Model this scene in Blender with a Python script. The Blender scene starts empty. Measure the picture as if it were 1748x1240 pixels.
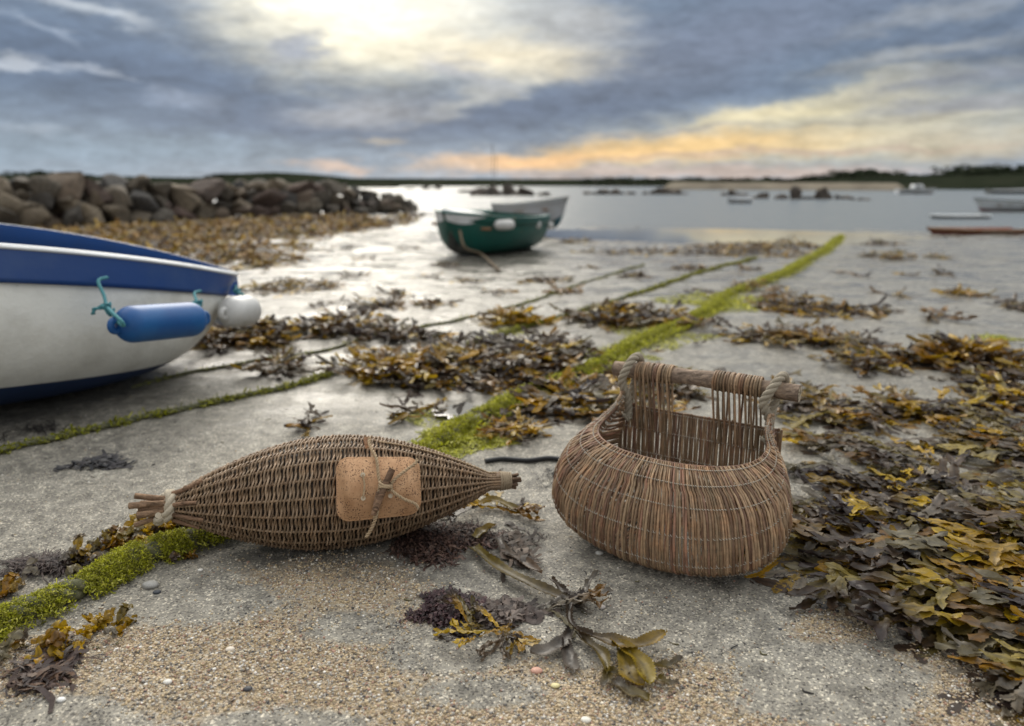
import bpy, math, random
import numpy as np
from math import pi, sin, cos, tan, atan2, radians as R

# ------------------------------------------------------------------ camera
C = bpy.context.scene.collection
F, CX, CY, EYE, PIT = 1262.0, 874.0, 620.0, 0.70, math.atan(312/1262.0)
cam_d = bpy.data.cameras.new('camera'); cam = bpy.data.objects.new('camera', cam_d); C.objects.link(cam)
cam.location = (0, 0, EYE); cam.rotation_euler = (pi/2-PIT, 0, 0)
cam_d.sensor_width = 36; cam_d.lens = 36*F/1748; cam_d.clip_start = .05; cam_d.clip_end = 8000
cam_d.dof.use_dof = True; cam_d.dof.focus_distance = 1.26; cam_d.dof.aperture_fstop = 2.6
bpy.context.scene.camera = cam
vs = bpy.context.scene.view_settings
vs.view_transform = 'Standard'; vs.look = 'None'; vs.gamma = 1; vs.exposure = 0.30

def ray(px, py):
    a, b = (px-CX)/F, -(py-CY)/F
    return np.array([a, cos(PIT)+b*sin(PIT), -sin(PIT)+b*cos(PIT)])
def G(px, py, z=0.0):                       # where the sight line through a photo point meets height z
    d = ray(px, py); t = (z-EYE)/d[2]
    return np.array([d[0]*t, d[1]*t, z])
def AT(px, py, y):                          # ... meets the distance y
    d = ray(px, py); t = y/d[1]
    return np.array([d[0]*t, y, EYE+d[2]*t])
def PX(x, y, z=0.0):
    zz = z-EYE
    dep = y*cos(PIT)-zz*sin(PIT); up = y*sin(PIT)+zz*cos(PIT)
    dep = np.maximum(dep, 1e-3)
    return CX+F*x/dep, CY-F*up/dep

# ------------------------------------------------------------------ world
SUN_AZ, SUN_EL = -13.0, 30.0                # degrees, azimuth from +Y towards +X
def lin(c):
    return tuple(((v/255)/12.92 if v/255 <= .04045 else ((v/255+.055)/1.055)**2.4) for v in c)+(1,)
W = bpy.data.worlds.new('World'); bpy.context.scene.world = W; W.use_nodes = True
nt = W.node_tree; nt.nodes.clear()
def N(t, **kw):
    n = nt.nodes.new(t)
    for k, v in kw.items(): setattr(n, k, v)
    return n
def M(op, a, b=None, c=None, clamp=False):
    n = N('ShaderNodeMath', operation=op, use_clamp=clamp)
    for i, v in enumerate((a, b, c)):
        if v is None: continue
        if isinstance(v, (int, float)): n.inputs[i].default_value = v
        else: nt.links.new(v, n.inputs[i])
    return n.outputs[0]
def MIX(f, a, b, mode='MIX'):
    n = N('ShaderNodeMix', data_type='RGBA', blend_type=mode)
    for i, v in ((0, f), (6, a), (7, b)):
        if isinstance(v, (int, float, tuple)): n.inputs[i].default_value = v
        else: nt.links.new(v, n.inputs[i])
    return n.outputs[2]
tc = N('ShaderNodeTexCoord'); sep = N('ShaderNodeSeparateXYZ'); nt.links.new(tc.outputs['Generated'], sep.inputs[0])
sx, sy, sz = sep.outputs
az = M('MULTIPLY', M('ARCTAN2', sx, sy), 180/pi); el = M('MULTIPLY', M('ARCSINE', sz), 180/pi)
comb = N('ShaderNodeCombineXYZ'); nt.links.new(az, comb.inputs[0]); nt.links.new(el, comb.inputs[1])
def noise(vec, scl, detail, rough=.55, seed=0.0, sc=1.0, dist=0.0):
    mp = N('ShaderNodeMapping'); nt.links.new(vec, mp.inputs[0]); mp.inputs[3].default_value = scl; mp.inputs[1].default_value = (seed, seed*.7, seed*.3)
    n = N('ShaderNodeTexNoise'); nt.links.new(mp.outputs[0], n.inputs['Vector'])
    n.inputs['Scale'].default_value = sc; n.inputs['Detail'].default_value = detail; n.inputs['Roughness'].default_value = rough
    n.inputs['Distortion'].default_value = dist
    return n
def VM(op, a, b):
    n = N('ShaderNodeVectorMath', operation=op)
    for i, v in ((0, a), (1, b)):
        if isinstance(v, tuple): n.inputs[i].default_value = v
        else: nt.links.new(v, n.inputs[i])
    return n.outputs[0]
# clouds live in a warped azimuth/elevation space
n1 = noise(comb.outputs[0], (.11, .33, 1), 5, .6, 3.1)
w1 = VM('MULTIPLY', VM('SUBTRACT', n1.outputs['Color'], (.5, .5, .5)), (11.0, 2.7, 0))
n2 = noise(comb.outputs[0], (.5, 1.5, 1), 3, .6, 9.7)
w2 = VM('MULTIPLY', VM('SUBTRACT', n2.outputs['Color'], (.5, .5, .5)), (3.0, 1.1, 0))
wc = VM('ADD', VM('ADD', comb.outputs[0], w1), w2)
# base gradient
def ramp(fac, stops):
    r = N('ShaderNodeValToRGB'); nt.links.new(fac, r.inputs[0]); cr = r.color_ramp
    while len(cr.elements) < len(stops): cr.elements.new(.5)
    for e, (p, c) in zip(cr.elements, stops): e.position = p; e.color = c
    return r.outputs[0]
sky_base = ramp(M('DIVIDE', el, 14.0, clamp=True), [(0, lin((162, 172, 182))), (.25, lin((142, 156, 172))), (.6, lin((118, 134, 153))), (1, lin((126, 141, 160)))])
col = sky_base
def dirof(px, py):
    d = ray(px, py); d = d/np.linalg.norm(d)
    return math.degrees(atan2(d[0], d[1])), math.degrees(math.asin(d[2]))
def blob(px, py, rx, ry, rot, rgb, s, warp=True, gamma=1.0):
    """a soft patch of cloud or light: centre, half sizes (photo pixels -> degrees), tilt, colour, opacity"""
    global col
    a, e = dirof(px, py)
    mp = N('ShaderNodeMapping', vector_type='TEXTURE'); nt.links.new(wc if warp else comb.outputs[0], mp.inputs[0])
    k = .0454
    mp.inputs[1].default_value = (a, e, 0); mp.inputs[2].default_value = (0, 0, R(rot)); mp.inputs[3].default_value = (rx*k, ry*k, 1)
    ln = N('ShaderNodeVectorMath', operation='LENGTH'); nt.links.new(mp.outputs[0], ln.inputs[0])
    mr = N('ShaderNodeMapRange', interpolation_type='SMOOTHERSTEP'); nt.links.new(ln.outputs['Value'], mr.inputs[0])
    mr.inputs[1].default_value = 1.0; mr.inputs[2].default_value = 0.0; mr.inputs[3].default_value = 0; mr.inputs[4].default_value = s
    col = MIX(mr.outputs[0], col, rgb if len(rgb) == 4 else lin(rgb))
# blue-grey masses
blob(250, 130, 640, 120, -6, (104, 120, 142), .9)
blob(850, 190, 820, 75, 4, (110, 124, 145), .95)
blob(1250, 70, 460, 110, 12, (124, 133, 150), .9)
blob(1650, 90, 260, 120, 5, (118, 129, 146), .8)
# low left pale band
blob(200, 260, 520, 50, 0, (146, 162, 176), .75)
blob(640, 195, 200, 40, 0, (180, 182, 186), .7)
blob(300, 175, 110, 30, 0, (158, 168, 184), .5)
# the break of light round the hidden sun
blob(700, 20, 430, 115, -6, (204, 205, 200), .9)
blob(590, 40, 320, 135, -8, (240, 234, 212), .9)
blob(860, 100, 300, 50, -2, (232, 222, 198), .85)
blob(840, 150, 170, 40, 25, (208, 206, 196), .55)
blob(600, -20, 230, 90, 0, (1.0, .97, .84, 1), .7)
blob(490, 78, 60, 32, 0, (150, 158, 172), .95)
blob(800, 125, 110, 32, -20, (168, 172, 180), .7)
blob(1000, 50, 160, 60, 0, (182, 184, 186), .8)
# the yellow glow low on the right
blob(1420, 228, 520, 78, 2, (208, 201, 178), .9)
blob(1130, 256, 420, 42, 3, (242, 208, 150), .8)
blob(1330, 190, 260, 22, 8, (222, 210, 176), .7)
blob(900, 274, 280, 26, 3, (240, 200, 154), .75)
blob(1500, 160, 240, 40, 8, (222, 214, 184), .7)
blob(1650, 250, 240, 40, 0, (206, 194, 172), .6)
blob(560, 284, 110, 16, 0, (206, 186, 172), .8)
blob(660, 243, 80, 10, 0, (198, 186, 168), .5)
blob(1200, 296, 650, 18, 0, (198, 182, 172), .8)
blob(1300, 262, 560, 9, 2, (190, 172, 160), .6)
blob(1150, 222, 260, 9, 4, (166, 164, 164), .6)
blob(1500, 205, 260, 9, 2, (176, 172, 162), .6)
blob(1620, 140, 220, 26, 6, (140, 146, 158), .85)
blob(1640, 180, 200, 18, 0, (152, 154, 160), .75)
blob(1560, 30, 190, 22, 8, (176, 178, 180), .45)
blob(1560, 98, 230, 20, 8, (182, 182, 178), .5)
# high wisps on the left
blob(130, 8, 170, 20, -14, (196, 202, 208), .75)
blob(40, 112, 70, 11, -4, (186, 192, 200), .8)
blob(160, 124, 90, 10, -10, (172, 180, 192), .7)
blob(60, 45, 110, 12, -16, (164, 174, 188), .5)
blob(30, 225, 90, 14, 0, (170, 180, 192), .6)
# fine streaky texture of the cloud sheet
n3 = noise(comb.outputs[0], (.17, .62, 1), 8, .60, 5.3, dist=.8)
n4 = noise(comb.outputs[0], (.7, 1.9, 1), 6, .62, 1.3, dist=.4)
tex = M('ADD', M('MULTIPLY', M('SUBTRACT', n3.outputs['Fac'], .5), .85), M('MULTIPLY', M('SUBTRACT', n4.outputs['Fac'], .5), .6))
col = MIX(1.0, col, N('ShaderNodeCombineColor').outputs[0], 'MULTIPLY') if False else col
g = M('ADD', 1.0, tex)
gc = N('ShaderNodeCombineXYZ')
for i in range(3): nt.links.new(g, gc.inputs[i])
col = MIX(1.0, col, gc.outputs[0], 'MULTIPLY')
# clear-air scattering from the Sky Texture, thin behind the cloud sheet, and the bright cloud overhead
sky = N('ShaderNodeTexSky', sky_type='NISHITA', sun_disc=False)
sky.sun_elevation = R(SUN_EL); sky.sun_rotation = R(SUN_AZ); sky.air_density = 1.0; sky.dust_density = 2.0
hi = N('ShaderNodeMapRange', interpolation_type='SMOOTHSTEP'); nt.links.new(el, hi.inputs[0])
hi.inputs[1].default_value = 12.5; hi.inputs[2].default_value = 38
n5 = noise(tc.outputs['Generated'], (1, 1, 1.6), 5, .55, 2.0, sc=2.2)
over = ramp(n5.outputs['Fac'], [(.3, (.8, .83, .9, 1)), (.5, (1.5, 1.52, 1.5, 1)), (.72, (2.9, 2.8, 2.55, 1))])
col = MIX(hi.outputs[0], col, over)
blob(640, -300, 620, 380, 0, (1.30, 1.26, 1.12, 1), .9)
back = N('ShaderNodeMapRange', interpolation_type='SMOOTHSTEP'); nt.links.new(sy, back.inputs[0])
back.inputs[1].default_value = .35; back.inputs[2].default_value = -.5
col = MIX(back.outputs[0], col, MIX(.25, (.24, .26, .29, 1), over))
bg1 = N('ShaderNodeBackground'); nt.links.new(sky.outputs[0], bg1.inputs[0]); bg1.inputs[1].default_value = .0025
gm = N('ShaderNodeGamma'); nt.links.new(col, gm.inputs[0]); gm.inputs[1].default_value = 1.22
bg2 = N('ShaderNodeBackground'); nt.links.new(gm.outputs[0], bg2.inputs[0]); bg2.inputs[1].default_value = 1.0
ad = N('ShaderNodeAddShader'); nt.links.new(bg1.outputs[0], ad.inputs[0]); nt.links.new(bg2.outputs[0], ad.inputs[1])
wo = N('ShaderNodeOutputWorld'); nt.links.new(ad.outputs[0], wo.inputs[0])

# ------------------------------------------------------------------ sun behind thin cloud
sl = bpy.data.lights.new('sun', 'SUN'); so = bpy.data.objects.new('sun', sl); C.objects.link(so)
sl.energy = 1.5; sl.angle = R(28); sl.color = (1, .93, .82)
so.rotation_euler = (R(90-SUN_EL), 0, R(180-SUN_AZ)); so.location = (0, 5, 5)

# ------------------------------------------------------------------ helpers
rng = np.random.default_rng(7); random.seed(7)
def hsh(xi, yi, s):
    h = (xi.astype(np.int64)*374761393+yi.astype(np.int64)*668265263+s*1442695041) & 0xffffffff
    h = ((h ^ (h >> 13))*1274126177) & 0xffffffff
    return ((h ^ (h >> 16)) & 0xffffff)/float(0xffffff)
def vn(x, y, s=0):
    x = np.asarray(x, float); y = np.asarray(y, float)
    xi = np.floor(x); yi = np.floor(y); fx = x-xi; fy = y-yi
    fx = fx*fx*(3-2*fx); fy = fy*fy*(3-2*fy)
    a = hsh(xi, yi, s); b = hsh(xi+1, yi, s); c = hsh(xi, yi+1, s); d = hsh(xi+1, yi+1, s)
    return (a*(1-fx)+b*fx)*(1-fy)+(c*(1-fx)+d*fx)*fy
def fbm(x, y, s=0, o=4, g=.5):
    r = 0; a = 1; t = 0
    for i in range(o):
        r = r+a*vn(x*2**i+i*17.3, y*2**i-i*9.1, s+i); t += a; a *= g
    return r/t
def ss(a, b, x):
    t = np.clip((x-a)/(b-a), 0, 1); return t*t*(3-2*t)
def nrm(v): v = np.asarray(v, float); return v/np.linalg.norm(v)

class MB:
    def __init__(s): s.V = []; s.Q = []; s.T = []; s.Cc = []; s.n = 0
    def add(s, V, Fq=None, Ft=None, col=(1, 1, 1)):
        V = np.asarray(V, float).reshape(-1, 3); k = len(V)
        s.V.append(V)
        if Fq is not None and len(Fq): s.Q.append(np.asarray(Fq, np.int64).reshape(-1, 4)+s.n)
        if Ft is not None and len(Ft): s.T.append(np.asarray(Ft, np.int64).reshape(-1, 3)+s.n)
        c = np.asarray(col, float)
        if c.ndim == 1: c = np.tile(c, (k, 1))
        s.Cc.append(c); s.n += k
        return s
    def build(s, name, mats, parent=None, smooth=True, loc=(0, 0, 0)):
        me = bpy.data.meshes.new(name)
        V = np.concatenate(s.V)-np.asarray(loc, float)
        Q = np.concatenate(s.Q) if s.Q else np.zeros((0, 4), np.int64)
        T = np.concatenate(s.T) if s.T else np.zeros((0, 3), np.int64)
        me.vertices.add(len(V)); me.vertices.foreach_set('co', V.ravel())
        nl = len(Q)*4+len(T)*3; me.loops.add(nl)
        me.loops.foreach_set('vertex_index', np.concatenate([Q.ravel(), T.ravel()]).astype(np.int32))
        me.polygons.add(len(Q)+len(T))
        st = np.concatenate([np.arange(len(Q))*4, len(Q)*4+np.arange(len(T))*3]).astype(np.int32)
        me.polygons.foreach_set('loop_start', st)
        me.update(calc_edges=True); me.validate()
        if smooth: me.polygons.foreach_set('use_smooth', np.ones(len(me.polygons), bool))
        at = me.color_attributes.new('tint', 'FLOAT_COLOR', 'POINT')
        cc = np.concatenate(s.Cc); cc = np.concatenate([cc, np.ones((len(cc), 1))], 1) if cc.shape[1] == 3 else cc
        if len(at.data) == len(cc): at.data.foreach_set('color', cc.ravel())
        me.materials.append(mats)
        o = bpy.data.objects.new(name, me); C.objects.link(o); o.location = loc
        if parent:
            o.parent = parent
            o.matrix_parent_inverse.identity()
            pl = world_loc(parent); o.location = tuple(np.asarray(loc, float)-pl)
        return o
def world_loc(o):
    l = np.array(o.location, float)
    while o.parent: o = o.parent; l = l+np.array(o.location, float)
    return l
def tag(o, label=None, cat=None, group=None, kind=None):
    if label: o['label'] = label
    if cat: o['category'] = cat
    if group: o['group'] = group
    if kind: o['kind'] = kind
    return o
def thing(name, label, cat, loc=(0, 0, 0), group=None):
    o = bpy.data.objects.new(name, None); C.objects.link(o); o.location = tuple(loc); o.empty_display_size = .1
    return tag(o, label, cat, group)
def dup(root, loc, rotz=0, scale=None, label=None):
    r = root.copy(); C.objects.link(r); r.location = tuple(loc); r.rotation_euler = (0, 0, rotz)
    if scale is not None: r.scale = scale
    if label: r['label'] = label
    for ch in list(root.children):
        c = ch.copy(); C.objects.link(c); c.parent = r
        for g_ in list(ch.children):
            d = g_.copy(); C.objects.link(d); d.parent = c
    return r

def frames(P):
    P = np.asarray(P, float); n = len(P)
    T = np.gradient(P, axis=0); T /= np.linalg.norm(T, axis=1)[:, None]+1e-12
    U = np.zeros_like(P); a = np.array([0, 0, 1.0])
    if abs(T[0] @ a) > .9: a = np.array([1.0, 0, 0])
    u = a-T[0]*(a @ T[0]); u /= np.linalg.norm(u); U[0] = u
    for i in range(1, n):
        u = u-T[i]*(u @ T[i]); u /= np.linalg.norm(u)+1e-12; U[i] = u
    return T, U, np.cross(T, U)
def tube(mb, P, r, k=6, col=(1, 1, 1), cap=True, ecol=None, flat=1.0):
    P = np.asarray(P, float); n = len(P); T, U, B = frames(P)
    r = np.broadcast_to(np.asarray(r, float), (n,))
    a = np.arange(k)*2*pi/k
    V = P[:, None, :]+r[:, None, None]*(np.cos(a)[None, :, None]*U[:, None, :]*flat+np.sin(a)[None, :, None]*B[:, None, :])
    V = V.reshape(-1, 3)
    i = np.arange(n-1)[:, None]*k; j = np.arange(k)[None, :]; j2 = (j+1) % k
    Fq = np.stack([i+j, i+j2, i+k+j2, i+k+j], -1).reshape(-1, 4)
    c = np.asarray(col, float)
    if c.ndim == 2: c = np.repeat(c, k, 0)
    mb.add(V, Fq, None, c)
    if cap:
        for e, idx, sgn in ((0, 0, 1), (n-1, (n-1)*k, -1)):
            ring = V[idx:idx+k]; cc = ring.mean(0)
            tri = [((x+1) % k, x, k) if sgn > 0 else (x, (x+1) % k, k) for x in range(k)]
            mb.add(np.vstack([ring, cc]), None, tri, ecol if ecol is not None else (c[0] if c.ndim == 2 else c))
def smooth_path(pts, n=40):
    P = np.asarray(pts, float); m = len(P)
    if m < 3:
        t = np.linspace(0, 1, n)[:, None]; return P[0]*(1-t)+P[-1]*t
    d = np.r_[0, np.cumsum(np.linalg.norm(np.diff(P, axis=0), axis=1))]
    E = np.vstack([2*P[0]-P[1], P, 2*P[-1]-P[-2]]); out = []
    for s_ in np.linspace(0, d[-1], n):
        i = min(np.searchsorted(d, s_, 'right')-1, m-2); t = (s_-d[i])/(d[i+1]-d[i]+1e-12)
        p0, p1, p2, p3 = E[i], E[i+1], E[i+2], E[i+3]
        out.append(.5*((2*p1)+(-p0+p2)*t+(2*p0-5*p1+4*p2-p3)*t*t+(-p0+3*p1-3*p2+p3)*t**3))
    return np.array(out)
def rope(mb, P, Rr, pitch=None, strands=3, col=(1, 1, 1), k=8, per=10):
    P = np.asarray(P, float); pitch = pitch or Rr*5.5
    d = np.r_[0, np.cumsum(np.linalg.norm(np.diff(P, axis=0), axis=1))]; L = d[-1]
    n = max(int(L/pitch*per), 8)
    Ps = np.stack([np.interp(np.linspace(0, L, n), d, P[:, i]) for i in range(3)], 1)
    T, U, B = frames(Ps); s_ = np.linspace(0, L, n)
    for q in range(strands):
        a = s_/pitch*2*pi+q*2*pi/strands
        Q = Ps+Rr*.5*(np.cos(a)[:, None]*U+np.sin(a)[:, None]*B)
        c = np.asarray(col)*(.92+.12*rng.random())
        tube(mb, Q, Rr*.56, k, c)

# ------------------------------------------------------------------ material kit
class MT:
    def __init__(s, name):
        s.m = bpy.data.materials.new(name); s.m.use_nodes = True; s.t = s.m.node_tree; s.t.nodes.clear()
        s.out = s.n('ShaderNodeOutputMaterial'); s.p = s.n('ShaderNodeBsdfPrincipled'); s.l(s.p.outputs[0], s.out.inputs[0])
        s.tc = s.n('ShaderNodeTexCoord')
    def n(s, t, **kw):
        n = s.t.nodes.new(t)
        for k, v in kw.items(): setattr(n, k, v)
        return n
    def l(s, a, b): s.t.links.new(a, b)
    def i(s, n, k, v):
        if hasattr(v, 'links'): s.l(v, n.inputs[k])
        else: n.inputs[k].default_value = v
    def noise(s, scale, detail=4, rough=.55, vec=None, dist=0, stretch=None, out='Fac'):
        v = vec or s.tc.outputs['Object']
        if stretch:
            mp = s.n('ShaderNodeMapping'); s.l(v, mp.inputs[0]); mp.inputs[3].default_value = stretch; v = mp.outputs[0]
        n = s.n('ShaderNodeTexNoise'); s.l(v, n.inputs['Vector']); n.inputs['Scale'].default_value = scale
        n.inputs['Detail'].default_value = detail; n.inputs['Roughness'].default_value = rough; n.inputs['Distortion'].default_value = dist
        return n.outputs[out]
    def vor(s, scale, feature='F1', out='Distance', vec=None, rnd=1.0):
        n = s.n('ShaderNodeTexVoronoi', feature=feature); s.l(vec or s.tc.outputs['Object'], n.inputs['Vector'])
        n.inputs['Scale'].default_value = scale; n.inputs['Randomness'].default_value = rnd
        return n.outputs[out]
    def ramp(s, f, stops):
        r = s.n('ShaderNodeValToRGB'); s.l(f, r.inputs[0]); cr = r.color_ramp
        while len(cr.elements) < len(stops): cr.elements.new(.5)
        for e, (p, c) in zip(cr.elements, stops): e.position = p; e.color = c if len(c) == 4 else tuple(c)+(1,)
        return r.outputs[0]
    def math(s, op, a, b=0.0, clamp=False):
        n = s.n('ShaderNodeMath', operation=op, use_clamp=clamp); s.i(n, 0, a); s.i(n, 1, b); return n.outputs[0]
    def mix(s, f, a, b, mode='MIX'):
        n = s.n('ShaderNodeMix', data_type='RGBA', blend_type=mode); s.i(n, 0, f)
        for k, v in ((6, a), (7, b)): s.i(n, k, (tuple(v)+(1,) if isinstance(v, tuple) and len(v) == 3 else v))
        return n.outputs[2]
    def attr(s, name='tint', out='Color'):
        n = s.n('ShaderNodeAttribute', attribute_name=name); return n.outputs[out]
    def bump(s, h, strength=.5, dist=.001, normal=None):
        n = s.n('ShaderNodeBump'); s.i(n, 'Height', h); n.inputs['Strength'].default_value = strength; n.inputs['Distance'].default_value = dist
        if normal: s.l(normal, n.inputs['Normal'])
        s.l(n.outputs[0], s.p.inputs['Normal']); return n.outputs[0]
    def set(s, **kw):
        for k, v in kw.items(): s.i(s.p, k.replace('_', ' '), (tuple(v)+(1,) if isinstance(v, tuple) and len(v) == 3 else v))
        return s.m
MAT = {}
def gsc(m, f, lo, hi):          # scalar noise -> brightness multiplier colour
    r = m.n('ShaderNodeMapRange'); m.l(f, r.inputs[0]); r.inputs[3].default_value = lo; r.inputs[4].default_value = hi
    r.inputs[1].default_value = .25; r.inputs[2].default_value = .75
    return r.outputs[0]

# wet sand: attributes r = coarse grit, g = wetness, b = free
m = MT('sand'); tint = m.attr('tint'); sp = m.n('ShaderNodeSeparateColor'); m.l(tint, sp.inputs[0])
grit, wet, mud = sp.outputs
fine = m.noise(420, 3, .7); mid = m.noise(26, 5, .6); big = m.noise(3.2, 5, .6)
base = m.ramp(mid, [(.28, (.155, .144, .124)), (.50, (.272, .253, .218)), (.75, (.42, .392, .336))])
base = m.mix(1.0, base, m.ramp(big, [(.3, (.78, .78, .78)), (.7, (1.1, 1.1, 1.1))]), 'MULTIPLY')
cells = m.vor(330, out='Color'); cs = m.n('ShaderNodeSeparateColor'); m.l(cells, cs.inputs[0])
specks = m.ramp(cs.outputs[0], [(0, (.22, .21, .21)), (.14, (.62, .61, .61)), (.34, (1, 1, 1)), (.82, (1.1, 1.08, 1.02)), (.92, (1.9, 1.85, 1.75)), (1, (2.8, 2.7, 2.5))])
base = m.mix(.85, base, m.mix(1.0, base, specks, 'MULTIPLY'))
gcell = m.vor(210, out='Color'); gs = m.n('ShaderNodeSeparateColor'); m.l(gcell, gs.inputs[0])
gcol = m.ramp(gs.outputs[1], [(0, (.12, .10, .085)), (.2, (.36, .27, .165)), (.45, (.50, .385, .24)), (.7, (.59, .48, .34)), (.85, (.42, .29, .19)), (1, (.78, .72, .60))])
gv = m.vor(210)
gmask = m.math('MULTIPLY', m.math('SUBTRACT', m.math('ADD', grit, m.math('ADD', m.math('MULTIPLY', m.noise(90, 3, .6), .6), m.math('MULTIPLY', m.noise(13, 5, .65), .6))), .92), 3.0, True)
base = m.mix(gmask, base, gcol)
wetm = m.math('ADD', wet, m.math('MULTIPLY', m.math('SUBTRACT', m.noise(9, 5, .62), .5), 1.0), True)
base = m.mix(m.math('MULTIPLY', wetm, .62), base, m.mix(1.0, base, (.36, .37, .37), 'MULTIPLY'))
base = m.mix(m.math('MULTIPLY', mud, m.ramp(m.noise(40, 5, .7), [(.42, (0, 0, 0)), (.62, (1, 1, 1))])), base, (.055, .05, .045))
h = m.math('ADD', m.math('MULTIPLY', fine, .5), m.math('MULTIPLY', mid, .8))
h = m.math('ADD', h, m.math('MULTIPLY', m.math('MULTIPLY', gmask, gv), -1.8))
rgh = m.n('ShaderNodeMapRange'); m.l(wetm, rgh.inputs[0]); rgh.inputs[3].default_value = .72; rgh.inputs[4].default_value = .24
film = m.math('MULTIPLY', m.ramp(m.noise(4.5, 7, .68, stretch=(.55, 1.3, 1)), [(.50, (0, 0, 0)), (.545, (1, 1, 1))]), m.math('MULTIPLY', m.math('SUBTRACT', wet, .45), 2.2, True))
b_ = m.n('ShaderNodeBump'); m.l(h, b_.inputs['Height']); b_.inputs['Distance'].default_value = .0042
bs = m.n('ShaderNodeMapRange'); m.l(wetm, bs.inputs[0]); bs.inputs[3].default_value = .9; bs.inputs[4].default_value = .35; m.l(m.math('MULTIPLY', bs.outputs[0], m.math('SUBTRACT', 1.15, film)), b_.inputs['Strength'])
m.l(b_.outputs[0], m.p.inputs['Normal'])
base = m.mix(m.math('MULTIPLY', film, .45), base, m.mix(1.0, base, (.5, .5, .5), 'MULTIPLY'))
MAT['sand'] = m.set(Base_Color=base, Roughness=m.math('MULTIPLY', m.math('ADD', rgh.outputs[0], .06), m.math('SUBTRACT', 1.0, m.math('MULTIPLY', film, .62))), IOR=1.36)

m = MT('pebble'); t = m.attr(); MAT['pebble'] = m.set(Base_Color=m.mix(1.0, t, m.ramp(m.noise(500, 3), [(.3, (.8, .8, .8)), (.7, (1.15, 1.15, 1.15))]), 'MULTIPLY'), Roughness=.55)

m = MT('sea'); wv = m.noise(1.0, 6, .6, stretch=(.35, 1.3, 1)); wv2 = m.noise(9, 3, .6, stretch=(.5, 1.2, 1))
m.bump(m.math('ADD', wv, m.math('MULTIPLY', wv2, .3)), 1.0, .10)
MAT['water'] = m.set(Base_Color=(.10, .115, .12), Roughness=.26, IOR=1.33)
m = MT('puddle_water'); m.bump(m.noise(30, 2), .05, .001); MAT['puddle'] = m.set(Base_Color=(.06, .055, .05), Roughness=.04, IOR=1.45)

def wicker(name, mul, mott=(.72, 1.3), rough=.5):
    m = MT(name); t = m.attr()
    a = m.mix(1.0, t, m.ramp(m.noise(140, 5, .65), [(.28, (mott[0],)*3), (.72, (mott[1],)*3)]), 'MULTIPLY')
    a = m.mix(m.ramp(m.noise(32, 4, .6), [(.5, (0, 0, 0)), (.7, (.5, .5, .5))]), a, m.mix(1.0, a, mul, 'MULTIPLY'))
    m.bump(m.noise(900, 3, .7), .35, .0006)
    return m.set(Base_Color=a, Roughness=rough, Specular_IOR_Level=.28)
MAT['willow'] = wicker('willow_rods', (1.35, 1.05, .85), (.80, 1.45))
MAT['willow_grey'] = wicker('weathered_willow', (1.25, 1.15, 1.05))
m = MT('bark'); t = m.attr(); v = m.noise(60, 7, .75, stretch=(.25, 1, 1), dist=.6)
m.bump(m.math('ADD', v, m.math('MULTIPLY', m.vor(90, 'DISTANCE_TO_EDGE'), .6)), 1.0, .005)
MAT['bark'] = m.set(Specular_IOR_Level=.2, Base_Color=m.mix(1.0, t, m.ramp(v, [(.32, (.28, .25, .23)), (.48, (.95, .9, .88)), (.66, (1.9, 1.8, 1.7))]), 'MULTIPLY'), Roughness=.8)
m = MT('cut_wood'); MAT['cut'] = m.set(Base_Color=m.ramp(m.noise(220, 3), [(.3, (.42, .33, .22)), (.7, (.66, .56, .42))]), Roughness=.7)
m = MT('hemp_rope'); t = m.attr(); f = m.noise(700, 4, .8, stretch=(1, 1, .5)); m.bump(f, .9, .0012)
MAT['rope'] = m.set(Base_Color=m.mix(1.0, t, m.ramp(f, [(.3, (.68, .66, .62)), (.7, (1.22, 1.2, 1.15))]), 'MULTIPLY'), Roughness=.9)
m = MT('lacing_wire'); MAT['wire'] = m.set(Base_Color=(.46, .41, .34), Roughness=.5, Metallic=.15)
m = MT('cork'); a = m.ramp(m.noise(36, 5, .6), [(.3, (.40, .215, .105)), (.6, (.53, .31, .165)), (.75, (.60, .37, .21))])
pit = m.vor(150); pn = m.noise(70, 3, .6)
pm = m.math('MULTIPLY', m.ramp(m.vor(150, vec=m.mix(.04, m.tc.outputs['Object'], m.noise(90, 3, out='Color'))), [(.22, (1, 1, 1)), (.30, (0, 0, 0))]), m.ramp(pn, [(.46, (0, 0, 0)), (.50, (1, 1, 1))]))
pv2 = m.ramp(m.vor(330), [(.20, (1, 1, 1)), (.30, (0, 0, 0))]); pv2 = m.math('MULTIPLY', pv2, m.ramp(m.noise(50, 3), [(.44, (0, 0, 0)), (.56, (1, 1, 1))]))
pm = m.math('MAXIMUM', pm, pv2)
m.bump(m.math('SUBTRACT', m.math('MULTIPLY', m.noise(300, 4), .3), pm), .7, .0015)
MAT['cork'] = m.set(Base_Color=m.mix(m.math('MULTIPLY', pm, .9), a, (.05, .022, .012)), Roughness=.75)

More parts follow.
